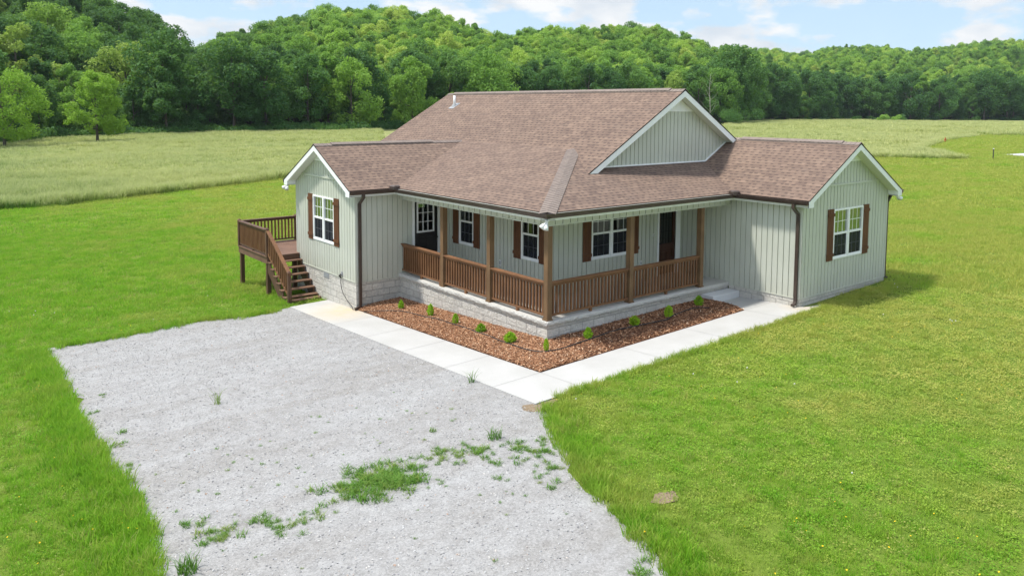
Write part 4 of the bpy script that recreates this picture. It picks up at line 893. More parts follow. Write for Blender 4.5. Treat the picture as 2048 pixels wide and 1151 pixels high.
# porch posts and railings
def post(x, y, z0=0, z1=2.33, w_=.15, m=None):
    mb = MB(); mb.box(x-w_/2, x+w_/2, y-w_/2, y+w_/2, z0+.03, z1); o = mb.build('porch_post', m or m_post, HOUSE)
    mb = MB(); mb.box(x-w_/2-.02, x+w_/2+.02, y-w_/2-.02, y+w_/2+.02, z0+.002, z0+.035); mb.build('post_base', m or m_post, o); return o
for (x, y) in ((.125, .125), (.125, 2.445), (.125, 4.675), (3.03, .125), (6.005, .125)): post(x, y)
def railing(a, b, nbal, m, feet=(.5,), z=0.0, parent=None, name='railing', posts=False):
    a = Vector((*a, 0)); b = Vector((*b, 0)); mb = MB(); d = (b-a); Z = lambda q: Vector((0, 0, q+z))
    mb.beam(a+Z(.915), b+Z(.915), .14, .035); mb.beam(a+Z(.862), b+Z(.862), .038, .07); mb.beam(a+Z(.11), b+Z(.11), .05, .05)
    for f in feet: p = a+d*f; mb.beam(p+Z(0.002), p+Z(.085), .07, .07)
    o = mb.build(name, m, parent or HOUSE); u = d.normalized(); ang = math.atan2(u.y, u.x)
    for i in range(nbal):
        p = a+d*(i+.75)/(nbal+.5); bb = MB(); bb.beam(p+Z(.135), p+Z(.828), .050, .050, up=(u.x, u.y, 0)); bb.build('baluster', m_rail, o)
    return o
railing((.125, .2), (.125, 2.37), 17, m_raily); railing((.125, 2.52), (.125, 4.60), 16, m_raily); railing((.125, 4.75), (.125, Y1-.03), 17, m_raily, (.04, .5))
railing((.2, .125), (2.955, .125), 22, m_railx); railing((3.105, .125), (5.93, .125), 22, m_railx)

# downspouts
def downspout(pts, side, w_=.075, h_=.06, label=None):
    mb = MB(); mb.rtube(pts, w_, h_, side); o = mb.build('downspout', m_gut, HOUSE)
    if label: o['label'] = label
    return o
gz = lambda x, y: float(ground_fn(x, y))
x = -Aw+.10; z0 = gz(x, Y1)
downspout([(x, Y1-O-.07, ZE+.01), (x, Y1-O-.07, ZE-.10), (x, Y1-.065, ZE-.30), (x, Y1-.065, -.2), (x, Y1-.065, z0+.16), (x-.03, Y1-.065, z0+.10), (x-.09, Y1-.07, z0+.085), (x-.20, Y1-.08, z0+.07)], (0, 1, 0), .06, .085, 'brown downspout at the corner of the left gable wing')
y = -Bw+.09; z0 = gz(X1, y)
downspout([(X1-O-.07, y, ZE+.01), (X1-O-.07, y, ZE-.10), (X1-.065, y, ZE-.30), (X1-.065, y, 1), (X1-.065, y, z0+.18), (X1-.10, y, z0+.11), (X1-.22, y, z0+.085)], (0, 1, 0), .085, .06, 'brown downspout at the corner of the right gable wing')
y = -Bw+.035; z0 = gz(X2, y)
downspout([(X2+O+.05, y, ZE+.01), (X2+O+.05, y, ZE-.10), (X2+.075, y, ZE-.30), (X2+.075, y, 1), (X2+.075, y, z0+.18), (X2+.12, y, z0+.10), (X2+.25, y, z0+.08)], (0, 1, 0), .085, .06, 'brown downspout on the far side of the right gable wing')

# small fittings
def flood(x, y, z, dirs):
    mb = MB(); mb.tube([(x, y, z+.03), (x, y, z-.01)], .055, 12); o = mb.build('floodlight', m_pvc, HOUSE, True)
    for d in dirs:
        d = Vector(d).normalized(); s = Vector((x, y, z-.01)); h = MB(); h.tube([s, s+d*.05, s+d*.10, s+d*.14, s+d*.21, s+d*.215, s+d*.19], [.022, .026, .034, .055, .066, .058, .045], 12); h.build('lamp_head', m_pvc, o, True)
flood(-O+.03, -O+.03, ZE-.07, [(-.75, .25, -.75), (-.35, -.15, -.9)])
flood(-Aw-.24, Y2+.12, ZE-.07, [(-.6, .7, -.5), (-.5, -.6, -.6)])
flood(X2+.13, -Bw-.2, ZE-.07, [(.8, -.1, -.45), (.8, -.5, -.5)])
mb = MB(); x, y = 6.0, 12.68; z = P_W2(x, y); mb.tube([(x, y, z-.05), (x, y, z+.42)], .05, 12); o = mb.build('vent_pipe', m_pvc, HOUSE, True)
mb = MB(); mb.tube([(x, y, z-.06), (x, y, z+.05), (x, y, z+.09)], [.14, .085, .06], 12); mb.quad((x-.2, y-.17, P_W2(x-.2, 0)+.012), (x+.18, y-.17, P_W2(x+.18, 0)+.012), (x+.18, y+.17, P_W2(x+.18, 0)+.012), (x-.2, y+.17, P_W2(x-.2, 0)+.012)); mb.build('pipe_boot', m_metalg, o)
def outlet(fr, s, z, w_=.08, h_=.13, m=m_pvc, nm='outlet_cover'):
    mb = MB(); mb.fbox(fr, s-w_/2, s+w_/2, .015, .035, z-h_/2, z+h_/2); o = mb.build(nm, m, HOUSE); mb = MB(); mb.fbox(fr, s-w_/3.2, s+w_/3.2, .036, .04, z-h_/3, z+h_/3); mb.build('socket', m_metalg, o)
outlet(fr_W, 4.2, .56, .10, .17); outlet(fr_S, 5.37, .50); outlet(fr_S, 5.92, 1.30, .05, .07, nm='doorbell'); outlet(fr_LW, 7.91, .02, .09, .13, m_metalg)
mb = MB(); mb.fbox(((-Aw, 0, 0), (0, 1, 0), (-1, 0, 0)), 8.84, 9.22, .006, .015, -.30, -.14)
for k in range(5): mb.fbox(fr_LW, 8.86, 9.2, .015, .02, -.29+k*.03, -.275+k*.03)
mb.build('foundation_vent', m_metalg, HOUSE)
cd_ = MB(); cp = []
for i in range(13):
    f = i/12; cp.append((-Aw-.05-.05*math.sin(f*3.1), 7.91-.76*f**1.5+.05*math.sin(f*3.14), -.05-.83*f**.8))
cp.append((-Aw-.12, 7.02, gz(-1.5, 7)+.06)); cd_.tube(cp, .012, 6); o = cd_.build('power_cord', m_dark, None, True); tag(o, 'thin dark cord hanging from the outlet on the left gable wall down to the walkway', 'cord')
mb = MB(); mb.tube([(-Aw-.045, 7.94, .0), (-Aw-.10, 7.93, -.03), (-Aw-.06, 7.90, -.10)], [.03, .035, .02], 8); o2 = mb.build('plug', m_dark, None); o2.parent = o

# ------------------------------------------------------------------ deck
DK = empty('wooden_deck', (-1, 12.4, -1.2)); tag(DK, 'brown wooden deck with railing and steps at the left of the house', 'deck')
DX, DY0, DY1, DZ = -2.62, 11.09, 13.78, .20
mb = MB(); k = DY0-.02
while k < DY1: mb.box(DX-.03, DW-.03, k, min(k+.138, DY1+.02), DZ-.035, DZ+rng.uniform(-.001, .001)); k += .145
mb2 = MB(); mb2.box(-Aw+.01, DW-.03, Y2+.02, DY1, DZ-.04, DZ)
V = []
fl = MB(); k = DY0-.02
while k < DY1:
    y1_ = min(k+.138, DY1+.02); fl.box(DX-.03, (-Aw-.02 if k < Y2+.02 else DW-.03), k, y1_, DZ-.035, DZ+random.uniform(-.001, .001)); k += .145
fl.build('deck_floor', m_deck, DK)
mb = MB(); mb.box(DX, DX+.04, DY0, DY1, DZ-.26, DZ-.037); mb.box(DX+.04, -Aw-.02, DY0, DY0+.04, DZ-.26, DZ-.037); mb.box(DX+.04, DW-.03, DY1-.04, DY1, DZ-.26, DZ-.037)
for i in range(5): mb.box(DX+.5+i*.5, DX+.54+i*.5, Y2+.05, DY1-.04, DZ-.24, DZ-.037)
mb.build('deck_frame', m_deck, DK)
for x, y in ((DX+.09, DY1-.09), (DX+.09, DY0+.13), (-1.62, DY0+.13), (-.4, DY1-.09), (1.2, DY1-.09)):
    mb = MB(); mb.box(x-.065, x+.065, y-.065, y+.065, gz(x, y)-.1, DZ-.037 if x > -2 else DZ-.262); mb.build('leg', m_deckp, DK)
def dpost(x, y, z0, z1):
    mb = MB(); w_ = .055; mb.box(x-w_, x+w_, y-w_, y+w_, z0, z1); mb.hexa([(x-w_-.012, y-w_-.012, z1+.001), (x+w_+.012, y-w_-.012, z1+.001), (x+w_+.012, y+w_+.012, z1+.001), (x-w_-.012, y+w_+.012, z1+.001)], [(x-.02, y-.02, z1+.05), (x+.02, y-.02, z1+.05), (x+.02, y+.02, z1+.05), (x-.02, y+.02, z1+.05)]); mb.build('railing_post', m_deckp, DK)
dpost(DX+.03, DY1-.05, DZ+.001, 1.10); dpost(DX+.03, DY0+.03, DZ+.001, 1.10); dpost(-.48, DY1-.05, DZ+.001, 1.10); dpost(1.7, DY1-.05, DZ+.001, 1.10)
railing((DX+.03, DY0+.085), (DX+.03, DY1-.11), 20, m_deckp, (.5,), DZ-.04, DK); railing((DX+.09, DY1-.05), (-.54, DY1-.05), 15, m_deckp, (.5,), DZ-.04, DK); railing((-.42, DY1-.05), (1.64, DY1-.05), 15, m_deckp, (.5,), DZ-.04, DK)
# stairs run down towards -y
SX0, SX1 = DX+.02, -Aw-.04; st = MB(); NS = 7; RUN, RISE = .245, .186
for i in range(6):
    z = DZ-RISE*(i+1); y = DY0-RUN*i; tr_ = MB(); tr_.box(SX0-.02, SX1+.02, y-RUN-.0, y-RUN+.265, z-.036, z); tr_.build('stair_tread', m_stair, DK)
tr_ = MB(); yb_ = DY0-RUN*6.6; tr_.box(SX0, SX1, yb_-.10, yb_+.10, gz(-2, yb_)+.0, gz(-2, yb_)+.09); tr_.build('stair_tread', m_stair, DK)
tr_ = MB(); tr_.box(SX0, SX1, DY0-.03, DY0-.004, DZ-.20, DZ-.04); tr_.build('stair_riser', m_deckp, DK)
for x in (SX0+.02, SX1-.03):
    s = MB(); y_a, z_a = DY0, DZ-.30; y_b, z_b = DY0-RUN*6.4, DZ-.30-RISE*6.4+.02
    # saw-tooth stringer
    for i in range(7):
        ya = DY0-RUN*i; yb2 = DY0-RUN*(i+1); za = DZ-RISE*(i+1)-.037; s.hexa([(x-.019, ya, za-.33), (x+.019, ya, za-.33), (x+.019, yb2, za-.33-RISE), (x-.019, yb2, za-.33-RISE)], [(x-.019, ya, za), (x+.019, ya, za), (x+.019, yb2+.001, za), (x-.019, yb2+.001, za)])
    s.build('stringer', m_deckp, DK)
NY = DY0-RUN*7.05; nz_ = gz(DX, NY)
dpost(SX0+.01, NY, nz_, nz_+1.02)
sr = MB(); a = Vector((SX0+.01, DY0-.02, 1.06)); b_ = Vector((SX0+.01, NY-.06, nz_+.98)); sr.beam(a, b_, .12, .04); sr.beam(a-Vector((0, 0, .06)), b_-Vector((0, 0, .06)), .04, .07); sr.beam(a-Vector((0, 0, .78)), b_-Vector((0, 0, .80)), .045, .06)
o = sr.build('stair_railing', m_raily, DK)
for i in range(11):
    p = a+(b_-a)*((i+.8)/12); bb = MB(); bb.beam(p-Vector((0, 0, .78)), p-Vector((0, 0, .09)), .046, .046); bb.build('baluster', m_rail, o)

# ------------------------------------------------------------------ shrubs, hose
m_shrub = leaf_mat('arborvitae', [(0, (.20, .42, .02)), (.5, (.27, .50, .025)), (1, (.40, .56, .035))], .38)
SP = []
for i in range(3):
    rg = np.random.default_rng(70+i); n = 420; hh = rg.random(n)**.9; H = 1.0; wd = .36*np.sin(np.clip(hh*.9+.12, 0, 1)*math.pi)**.7; a = rg.random(n)*6.28; rr = wd*np.sqrt(rg.random(n)*.8+.2)
    base = np.stack([np.cos(a)*rr, np.sin(a)*rr, hh*.92], 1); dirv = np.stack([np.cos(a)*.5, np.sin(a)*.5, np.full(n, .85)], 1)+rg.normal(0, .38, (n, 3)); dirv /= np.linalg.norm(dirv, axis=1)[:, None]
    sd = np.cross(dirv, rg.normal(size=(n, 3))); sd /= np.linalg.norm(sd, axis=1)[:, None]; s = .15*(.5+.9*rg.random(n))[:, None]
    V = np.stack([base-dirv*s*.3, base-sd*s*.28+dirv*s*.3, base+dirv*s, base+sd*s*.28+dirv*s*.3], 1).reshape(-1, 3); me = bpy.data.meshes.new('foliage'); me.from_pydata(V.tolist(), [], np.arange(n*4).reshape(-1, 4).tolist()); me.materials.append(m_shrub); SP.append(me)
tmb = MB(); tmb.tube([(0, 0, -.08), (.01, 0, .3), (0, .01, .7)], [.03, .025, .01], 6); tme = bpy.data.meshes.new('stem'); tme.from_pydata(tmb.v, [], tmb.f); tme.materials.append(m_bark)
SL = [(-.74, 5.63, .34, .24, 'small bright green shrub in the mulch nearest the left downspout'), (-.60, 4.26, .46, .26, 'tallest narrow green shrub, second from the left downspout in the mulch bed'),
 (-.61, 3.01, .36, .30, 'bright green bushy shrub, third from the left downspout in the mulch bed'), (-.65, 1.81, .32, .34, 'round bright green shrub below the middle porch post'),
 (-.73, .52, .33, .36, 'wide bright green shrub just left of the porch corner'), (-.61, -.67, .44, .20, 'narrow yellowish green shrub right in front of the porch corner'),
 (.79, -.61, .34, .32, 'round green shrub just right of the porch corner'), (2.46, -.60, .36, .32, 'round green shrub below the middle of the right-hand porch railing'),
 (3.66, -.71, .38, .30, 'green shrub in the mulch, second from the concrete step'), (5.23, -.47, .40, .36, 'green shrub in the mulch nearest the concrete step')]
for i, (x, y, h_, w_, lb) in enumerate(SL):
    rt = empty('shrub', (x, y, float(bed_fn(x, y))-.02)); rt.rotation_euler = (0, 0, i*1.3); rt.scale = (w_*(.95+.2*math.sin(i*2.1)), w_*(.95+.2*math.cos(i*1.7)), h_*(.8+.08*math.sin(i*3.3))); tag(rt, lb, 'shrub', 'young shrubs in the mulch bed')
    for nm, me in (('foliage', SP[i % 3]), ('stem', tme)):
        o = bpy.data.objects.new(nm, me); COL.objects.link(o); o.parent = rt
hp = [(-1.50, 6.45), (-.9, 5.45), (-.82, 4.5), (-.74, 3.6), (-.72, 2.4), (-.78, 1.5), (-.84, .75), (-.86, 0), (-.83, -.72), (-.2, -.85), (.7, -.72), (1.78, -.66), (2.8, -.79), (3.3, -.9), (3.9, -.74), (4.6, -.6), (5.0, -.75), (5.15, -.95)]
mb = MB(); pp = []
for i in range(len(hp)-1):
    for j in range(5):
        f = j/5; x = hp[i][0]*(1-f)+hp[i+1][0]*f; y = hp[i][1]*(1-f)+hp[i+1][1]*f; pp.append((x+.02*math.sin(i*5+j), y+.02*math.cos(i*4+j), float(bed_fn(x, y))+.03))
for _ in range(2): pp = [pp[0]]+[tuple((pp[k-1][c]+2*pp[k][c]+pp[k+1][c])/4 for c in range(3)) for k in range(1, len(pp)-1)]+[pp[-1]]
mb.tube(pp, .013, 6); tag(mb.build('soaker_hose', m_dark, None, True), 'black irrigation hose winding past the shrubs through the mulch', 'hose')

# far small things on the lawn
mb = MB(); x, y = 83.2, 19.8; z = gz(x, y)
mb.beam((0, 0, -.1), (0, 0, 1.15), .09, .09, (0, 1, 0)); o = mb.build('lawn_stake', wood('weathered_stake', (.05, .05, .035), (.10, .10, .06)), None); o.location = (x, y, z); tag(o, 'thin dark stake with a pale top standing in the far right lawn', 'stake')
mb = MB(); mb.beam((0, 0, 1.15), (0, 0, 1.25), .11, .11, (0, 1, 0)); c_ = mb.build('stake_cap', m_pvc, None); c_.parent = o
m_or, _, _ = mat('orange_plastic', (.55, .10, .03), .5, .4)
mb = MB()
for k in range(3):
    a = k*2.1; mb.tube([(math.cos(a)*.35, math.sin(a)*.35, -.05), (0, 0, .5)], .04, 5)
mb.build_ = None
o = mb.build('utility_marker', m_or, None); o.location = (127.8, 43.0, gz(127.8, 43)); tag(o, 'small orange marker on a stand at the edge of the tall grass', 'marker')
mb = MB(); mb.hexa([(-.4, -.05, .45), (.4, -.05, .45), (.32, -.05, .72), (-.30, -.05, .75)], [(-.4, .03, .45), (.4, .03, .45), (.32, .03, .72), (-.30, .03, .75)]); mb.tube([(.0, 0, .74), (-.05, 0, 1.0)], .07, 6); c_ = mb.build('marker_plate', m_or, None); c_.parent = o
sheet('concrete_pad', [(94.3, 22.8), (92.2, 19.9), (92, 16), (103, 16), (100.3, 22.2)], 3, .06, m_conc, kind='structure')

# ------------------------------------------------------------------ grass, stones, chips
def blade_tuft(rg, n, rad, h0, h1, wd, lean=.5, seg=2):
    V = []; Fq = []; Hh = []
    for i in range(n):
        a = rg.random()*6.28; r_ = rad*math.sqrt(rg.random()); x, y = math.cos(a)*r_, math.sin(a)*r_; h = h0+(h1-h0)*rg.random(); d = rg.random()*6.28; ln = h*lean*(.3+rg.random()); w_ = wd*(.7+.6*rg.random()); ang = rg.random()*6.28
        sx, sy = math.cos(ang)*w_/2, math.sin(ang)*w_/2; k = len(V)
        V += [(x-sx, y-sy, 0), (x+sx, y+sy, 0), (x-sx*.8+math.cos(d)*ln*.35, y-sy*.8+math.sin(d)*ln*.35, h*.6), (x+sx*.8+math.cos(d)*ln*.35, y+sy*.8+math.sin(d)*ln*.35, h*.6), (x+math.cos(d)*ln, y+math.sin(d)*ln, h)]
        Fq += [(k, k+1, k+3, k+2), (k+2, k+3, k+4)]; Hh += [0, 0, .6, .6, 1]
    return V, Fq, Hh
rg = np.random.default_rng(21)
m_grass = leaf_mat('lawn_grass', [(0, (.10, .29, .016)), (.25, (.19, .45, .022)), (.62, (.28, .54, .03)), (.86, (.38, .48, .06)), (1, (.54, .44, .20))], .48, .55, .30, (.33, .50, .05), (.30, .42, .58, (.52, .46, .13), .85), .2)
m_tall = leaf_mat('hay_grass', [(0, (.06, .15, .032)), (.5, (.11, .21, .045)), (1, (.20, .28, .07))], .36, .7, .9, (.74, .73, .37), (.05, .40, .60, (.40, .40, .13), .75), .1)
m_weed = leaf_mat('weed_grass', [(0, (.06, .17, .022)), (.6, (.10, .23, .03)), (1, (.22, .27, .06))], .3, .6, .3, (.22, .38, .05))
m_yel, _, _ = mat('buttercup_petals', (.75, .52, .02), .6, .2); m_clov, _, _ = mat('clover_heads', (.7, .68, .62), .7, .2)
MNP = MEAD; GP = GRAV
def lawn_ok(x, y):
    ok = ~in_poly(x, y, GP) & ~in_poly(x, y, MNP)
    ok &= ~((x > -2.79) & (x < 7.95) & (y > -2.85) & (y < 9.0) & ~((x > 7.3) & (y > -2.45)) | ((x > -1.49) & (x < 12.15) & (y > -.5) & (y < 14.15)) | ((x > 7.25) & (x < 12.15) & (y > -2.35) & (y < 14)))
    ok &= ~((x > 7.2) & (x < 12.3) & (y > -2.48) & (y < 0)); ok &= (((x+3.82)**2/.05+(y+6.9)**2/.022 > 1) | (np.abs(np.sin(x*97.3+y*31.1)) < .25)); ok &= ~in_poly(x, y, [(94, 23.2), (91.9, 20), (91.6, 15.6), (103.3, 15.6), (100.6, 22.6)]); return ok
def wedge(n, r0, r1, a0=16.8, a1=85.8, seed=0):
    g = np.random.default_rng(seed); a = np.radians(g.uniform(a0, a1, n)); r_ = np.sqrt(r0*r0+(r1*r1-r0*r0)*g.random(n)); return CAM[0]+r_*np.cos(a), CAM[1]+r_*np.sin(a)
A_w = R(69)/2
tp = [blade_tuft(rg, 30, .11, .022, .060, .007, .9) for _ in range(4)]+[blade_tuft(rg, 20, .08, .07, .14, .007, .6) for _ in range(2)]+[blade_tuft(rg, 34, .22, .05, .11, .014, .7) for _ in range(3)]+[blade_tuft(rg, 40, .5, .06, .13, .03, .7) for _ in range(2)]
# (proto sets) 0-3 short, 4-5 taller, 6-8 mid distance, 9-10 far
def clover(g, n, rad, z0, z1, sz):
    V = []; Fq = []; Hh = []
    for i in range(n):
        a = g.random()*6.28; r_ = rad*math.sqrt(g.random()); x, y, z = math.cos(a)*r_, math.sin(a)*r_, z0+(z1-z0)*g.random(); s = sz*(.6+.8*g.random()); q = g.random()*6.28; tx, ty = g.normal(0, .35), g.normal(0, .35); k = len(V)
        for j in range(4): ux, uy = math.cos(q+j*1.57)*s, math.sin(q+j*1.57)*s*.8; V.append((x+ux, y+uy, z+ux*tx+uy*ty))
        Fq.append((k, k+1, k+2, k+3)); Hh += [.2+.6*(z-z0)/(z1-z0)]*4
    return V, Fq, Hh
tp += [clover(rg, 26, .13, .015, .065, .011) for _ in range(3)]
PX, PY, PI, PS = [], [], [], []
def add(x, y, i, s): PX.append(x); PY.append(y); PI.append(i); PS.append(s)
g0 = np.random.default_rng(2)
for r0, r1, dens, pi, ps in ((5.5, 16, 105, (0, 6), 1.0), (16, 26, 68, (0, 6), 1.25), (26, 48, 24, (6, 9), 1.15), (48, 85, 5.5, (9, 11), 1.1), (85, 135, 1.8, (9, 11), 1.6), (135, 260, .6, (9, 11), 2.4)):
    n = int(A_w*(r1*r1-r0*r0)*dens); x, y = wedge(n, r0, r1, seed=int(r0)); k = lawn_ok(x, y)
    if r0 >= 26:   # hidden behind the house
        az = np.degrees(np.arctan2(y-CAM[1], x-CAM[0])); k &= ~((az > 33) & (az < 62))
    x, y = x[k], y[k]; n = len(x)
    i = g0.integers(pi[0], pi[1], n)
    if pi[0] == 0: pt_ = .93-.22*(x < -8)-.10*(np.sin(x*.7+y*.3)*np.sin(y*.6-x*.2) > .45); i = np.where(g0.random(n) < pt_, g0.integers(0, 4, n), g0.integers(4, 6, n))
    if pi[0] == 0: i = np.where(g0.random(n) < np.clip((x+7)/12, .12, .62), g0.integers(11, 14, n), i)
    add(x, y, i, ps*(.75+.5*g0.random(n)))
# lusher, longer fringe along the drive and the walk
def fringe(poly, off_sign, n_per_m, i_rng, s, spread=.22, seed=1, rng_y=None):
    g = np.random.default_rng(seed); xs_, ys_ = [], []
    for (x0, y0), (x1, y1) in zip(poly[:-1], poly[1:]):
        l = math.hypot(x1-x0, y1-y0); m = int(l*n_per_m)
        f = g.random(m); nx, ny = (y1-y0)/l*off_sign, -(x1-x0)/l*off_sign; o = np.abs(g.normal(0, spread, m))-.05; xs_.append(x0+(x1-x0)*f+nx*o); ys_.append(y0+(y1-y0)*f+ny*o)
    x = np.concatenate(xs_); y = np.concatenate(ys_); add(x, y, g.integers(*i_rng, len(x)), s*(.7+.7*g.random(len(x))))
fringe([(-2.75, -3.0), (-3.22, -3.75), (-3.57, -4.34), (-3.94, -4.94), (-4.23, -5.64), (-4.56, -6.49), (-4.83, -7.16), (-5.04, -7.61), (-5.19, -8.21), (-6.1, -10)], -1, 70, (4, 6), 1.25, .3, 3)
fringe([(-3.1, 8.95), (-4.05, 8.81), (-5.31, 9.46), (-6.72, 9.35), (-8.01, 9.24), (-9.15, 9.52)], -1, 60, (4, 6), 1.2, .15, 4)
fringe([(-9.37, 9.17), (-9.43, 6.79), (-9.6, 3.22), (-9.66, 1.59), (-9.6, -.67), (-9.69, -2.85), (-9.92, -3.93), (-10.4, -6.5)], 1, 85, (4, 6), 1.45, .3, 5)
fringe([(-2.3, -2.83), (7.8, -2.83)], 1, 55, (4, 6), .95, .12, 6)
fringe([(7.6, -2.75), (12.2, -2.75)], 1, 60, (4, 6), .75, .30, 7)
fringe([(-2.8, 9.2), (-1.5, 11.0)], -1, 60, (4, 6), 1.2, .5, 8)
x = np.concatenate(PX); y = np.concatenate(PY); ii = np.concatenate(PI); ss = np.concatenate(PS)
k = ~in_poly(x, y, [(-2.72, 8.9), (-1.5, 8.9), (-1.5, -1.5), (6, -1.5), (6, -.4), (7.3, -.4), (7.3, -2.4), (7.8, -2.75), (-2.72, -2.75)]) & ~((x > -1.47) & (x < 12.12) & (y > 0) & (y < 14.1)) & ~((x > 7.27) & (x < 12.12) & (y > -2.32) & (y < 14.1))
x, y, ii, ss = x[k], y[k], ii[k], ss[k]; n = len(x); print('grass', n)
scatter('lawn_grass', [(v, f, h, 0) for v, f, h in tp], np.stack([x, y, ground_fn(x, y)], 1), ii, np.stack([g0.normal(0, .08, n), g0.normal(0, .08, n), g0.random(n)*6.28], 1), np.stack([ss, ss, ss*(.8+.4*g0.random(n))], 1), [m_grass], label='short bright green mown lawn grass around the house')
# hay meadow
tt = [blade_tuft(rg, 46, .38, .38, .72, .022, .45) for _ in range(3)]+[blade_tuft(rg, 46, .9, .40, .72, .055, .45) for _ in range(3)]
MX, MY, MI, MS_ = [], [], [], []
for r0, r1, dens, pi, s in ((48, 85, 5.0, (0, 3), 1.1), (85, 130, 2.2, (3, 6), .95), (130, 200, .9, (3, 6), 1.2), (200, 420, .22, (3, 6), 1.6)):
    n = int(A_w*(r1*r1-r0*r0)*dens); x, y = wedge(n, r0, r1, seed=int(r0)+1); k = in_poly(x, y, MEAD); az = np.degrees(np.arctan2(y-CAM[1], x-CAM[0])); k &= ~((az > 36) & (az < 61)) & (np.hypot(x-CAM[0], y-CAM[1]) < base_r(az)+1)
    x, y = x[k], y[k]; MX.append(x); MY.append(y); MI.append(g0.integers(*pi, len(x))); MS_.append(s*(.75+.5*g0.random(len(x))))
ed = [(-11.98, 44.16), (-6.77, 46.88), (-4.01, 46.18), (.86, 47.23), (6.72, 49.17), (11.27, 50.69), (14.77, 52.32), (18.61, 52.92)], [(77.9, 29.2), (80.2, 25.8), (81.1, 22.1), (84, 24.5), (99.4, 35.4), (117.9, 40.9), (139.5, 47.8), (165.4, 52.4)]
for pl_ in ed:
    for (x0, y0), (x1, y1) in zip(pl_[:-1], pl_[1:]):
        l = math.hypot(x1-x0, y1-y0); m_ = int(l*9); f = g0.random(m_); ex = x0+(x1-x0)*f+g0.normal(0, .35, m_); ey = y0+(y1-y0)*f+g0.normal(0, .35, m_)+.3; MX.append(ex); MY.append(ey); MI.append(g0.integers(0, 3, m_)); MS_.append(1.25*(.7+.6*g0.random(m_)))
x = np.concatenate(MX); y = np.concatenate(MY); ii = np.concatenate(MI); ss = np.concatenate(MS_); n = len(x); print('hay', n)
hs = .55+.45*(np.sin(x*.09+y*.05)*np.sin(y*.13-x*.04)*.5+.5)+.35*(np.sin(x*.31-y*.22+np.sin(y*.2)*2)*np.sin(y*.43+x*.11)*.5+.5)
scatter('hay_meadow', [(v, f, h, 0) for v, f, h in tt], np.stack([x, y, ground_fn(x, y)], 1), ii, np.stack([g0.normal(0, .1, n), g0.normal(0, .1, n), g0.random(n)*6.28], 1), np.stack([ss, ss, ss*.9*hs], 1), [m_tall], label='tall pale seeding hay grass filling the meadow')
# weeds on the drive
clumps = [(-9.45, 5.6, .12, 10), (-9.3, 3.0, .15, 8), (-9.5, 2.2, .1, 8), (-9.25, .9, .15, 10), (-9.4, -.2, .12, 14), (-9.1, 1.6, .1, 6), (-8.8, 9.2, .25, 20), (-7.6, 9.25, .3, 24), (-5.5, -7.9, .2, 26), (-5.3, -8.4, .25, 40), (-6.64, -3.58, .55, 120), (-6.35, -3.75, .4, 70), (-6.95, -3.35, .28, 45), (-5.45, -3.57, .36, 55), (-4.93, -3.72, .30, 55), (-4.25, -4.1, .25, 40), (-4.10, -4.45, .32, 50), (-4.45, -5.08, .22, 24), (-4.75, -5.45, .22, 18), (-9.21, -3.02, .22, 26), (-9.13, -3.5, .26, 34), (-8.89, -3.49, .2, 26), (-8.43, -3.56, .22, 26), (-8.25, -3.82, .25, 24), (-8.03, -3.98, .22, 26), (-7.75, -3.75, .3, 16), (-4.9, -4.4, .22, 16), (-5.14, -4.77, .14, 9), (-9.55, -.77, .12, 10), (-9.5, -1.44, .14, 12), (-3.75, -4.2, .2, 22), (-7.3, -3.9, .4, 12), (-5.9, -4.3, .3, 8), (-8.9, 4.2, .12, 8)]
wx, wy, wsz = [], [], []
for cx, cy, sp_, m_ in clumps:
    big = m_ > 60; m_ = int(m_*(.8 if big else .42))
    wx += list(cx+g0.normal(0, sp_*.55, m_)*1.0); wy += list(cy+g0.normal(0, sp_*.55, m_)); wsz += list((.7 if big else .38)+(.5 if big else .5)*g0.random(m_))
for _ in range(90): 
    wx.append(g0.uniform(-9.4, -4)); wy.append(g0.uniform(-6, 2)*.8-1.8); wsz.append(.2+.25*g0.random())
wx = np.array(wx); wy = np.array(wy); wsz = np.array(wsz); k = in_poly(wx, wy, GRAV); wx, wy, wsz = wx[k], wy[k], wsz[k]; n = len(wx)
wt = [blade_tuft(rg, 30, .09, .04, .13, .012, 1.3) for _ in range(3)]
scatter('driveway_weeds', [(v, f, h, 0) for v, f, h in wt], np.stack([wx, wy, ground_fn(wx, wy)+.01], 1), g0.integers(0, 3, n), np.stack([np.zeros(n), np.zeros(n), g0.random(n)*6.28], 1), np.stack([wsz, wsz, wsz*.68], 1), [m_weed], label='patches of low green weeds growing through the gravel')
def weed(x, y, h, r_, nb, label, seed, wd=.012, zo=0):
    g = np.random.default_rng(seed); v, f, hh = blade_tuft(g, nb, r_, h*.4, h, wd, .8); me = bpy.data.meshes.new('weed_clump'); me.from_pydata(v, [], f); a = me.attributes.new('h', 'FLOAT', 'POINT'); a.data.foreach_set('value', hh); me.materials.append(m_weed); o = bpy.data.objects.new('weed_clump', me); COL.objects.link(o); o.location = (x, y, gz(x, y)+.01+zo); tag(o, label, 'weed', 'single weeds on the gravel')
weed(-7.28, 1.79, .38, .07, 26, 'tall thin weed standing alone in the middle of the gravel drive', 1, .010)
weed(-2.86, -.87, .34, .07, 22, 'spindly weed leaning on the gravel side of the walkway edge', 2, .012)
weed(-9.56, -4.12, .26, .13, 90, 'dark green weed clump at the bottom edge of the drive', 3)
weed(-4.31, -3.55, .22, .12, 60, 'brownish green grass clump nearest the dirt patch on the drive', 4)
weed(-4.9, -2.52, .10, .07, 26, 'small flat weed alone above the row of weed patches', 5)
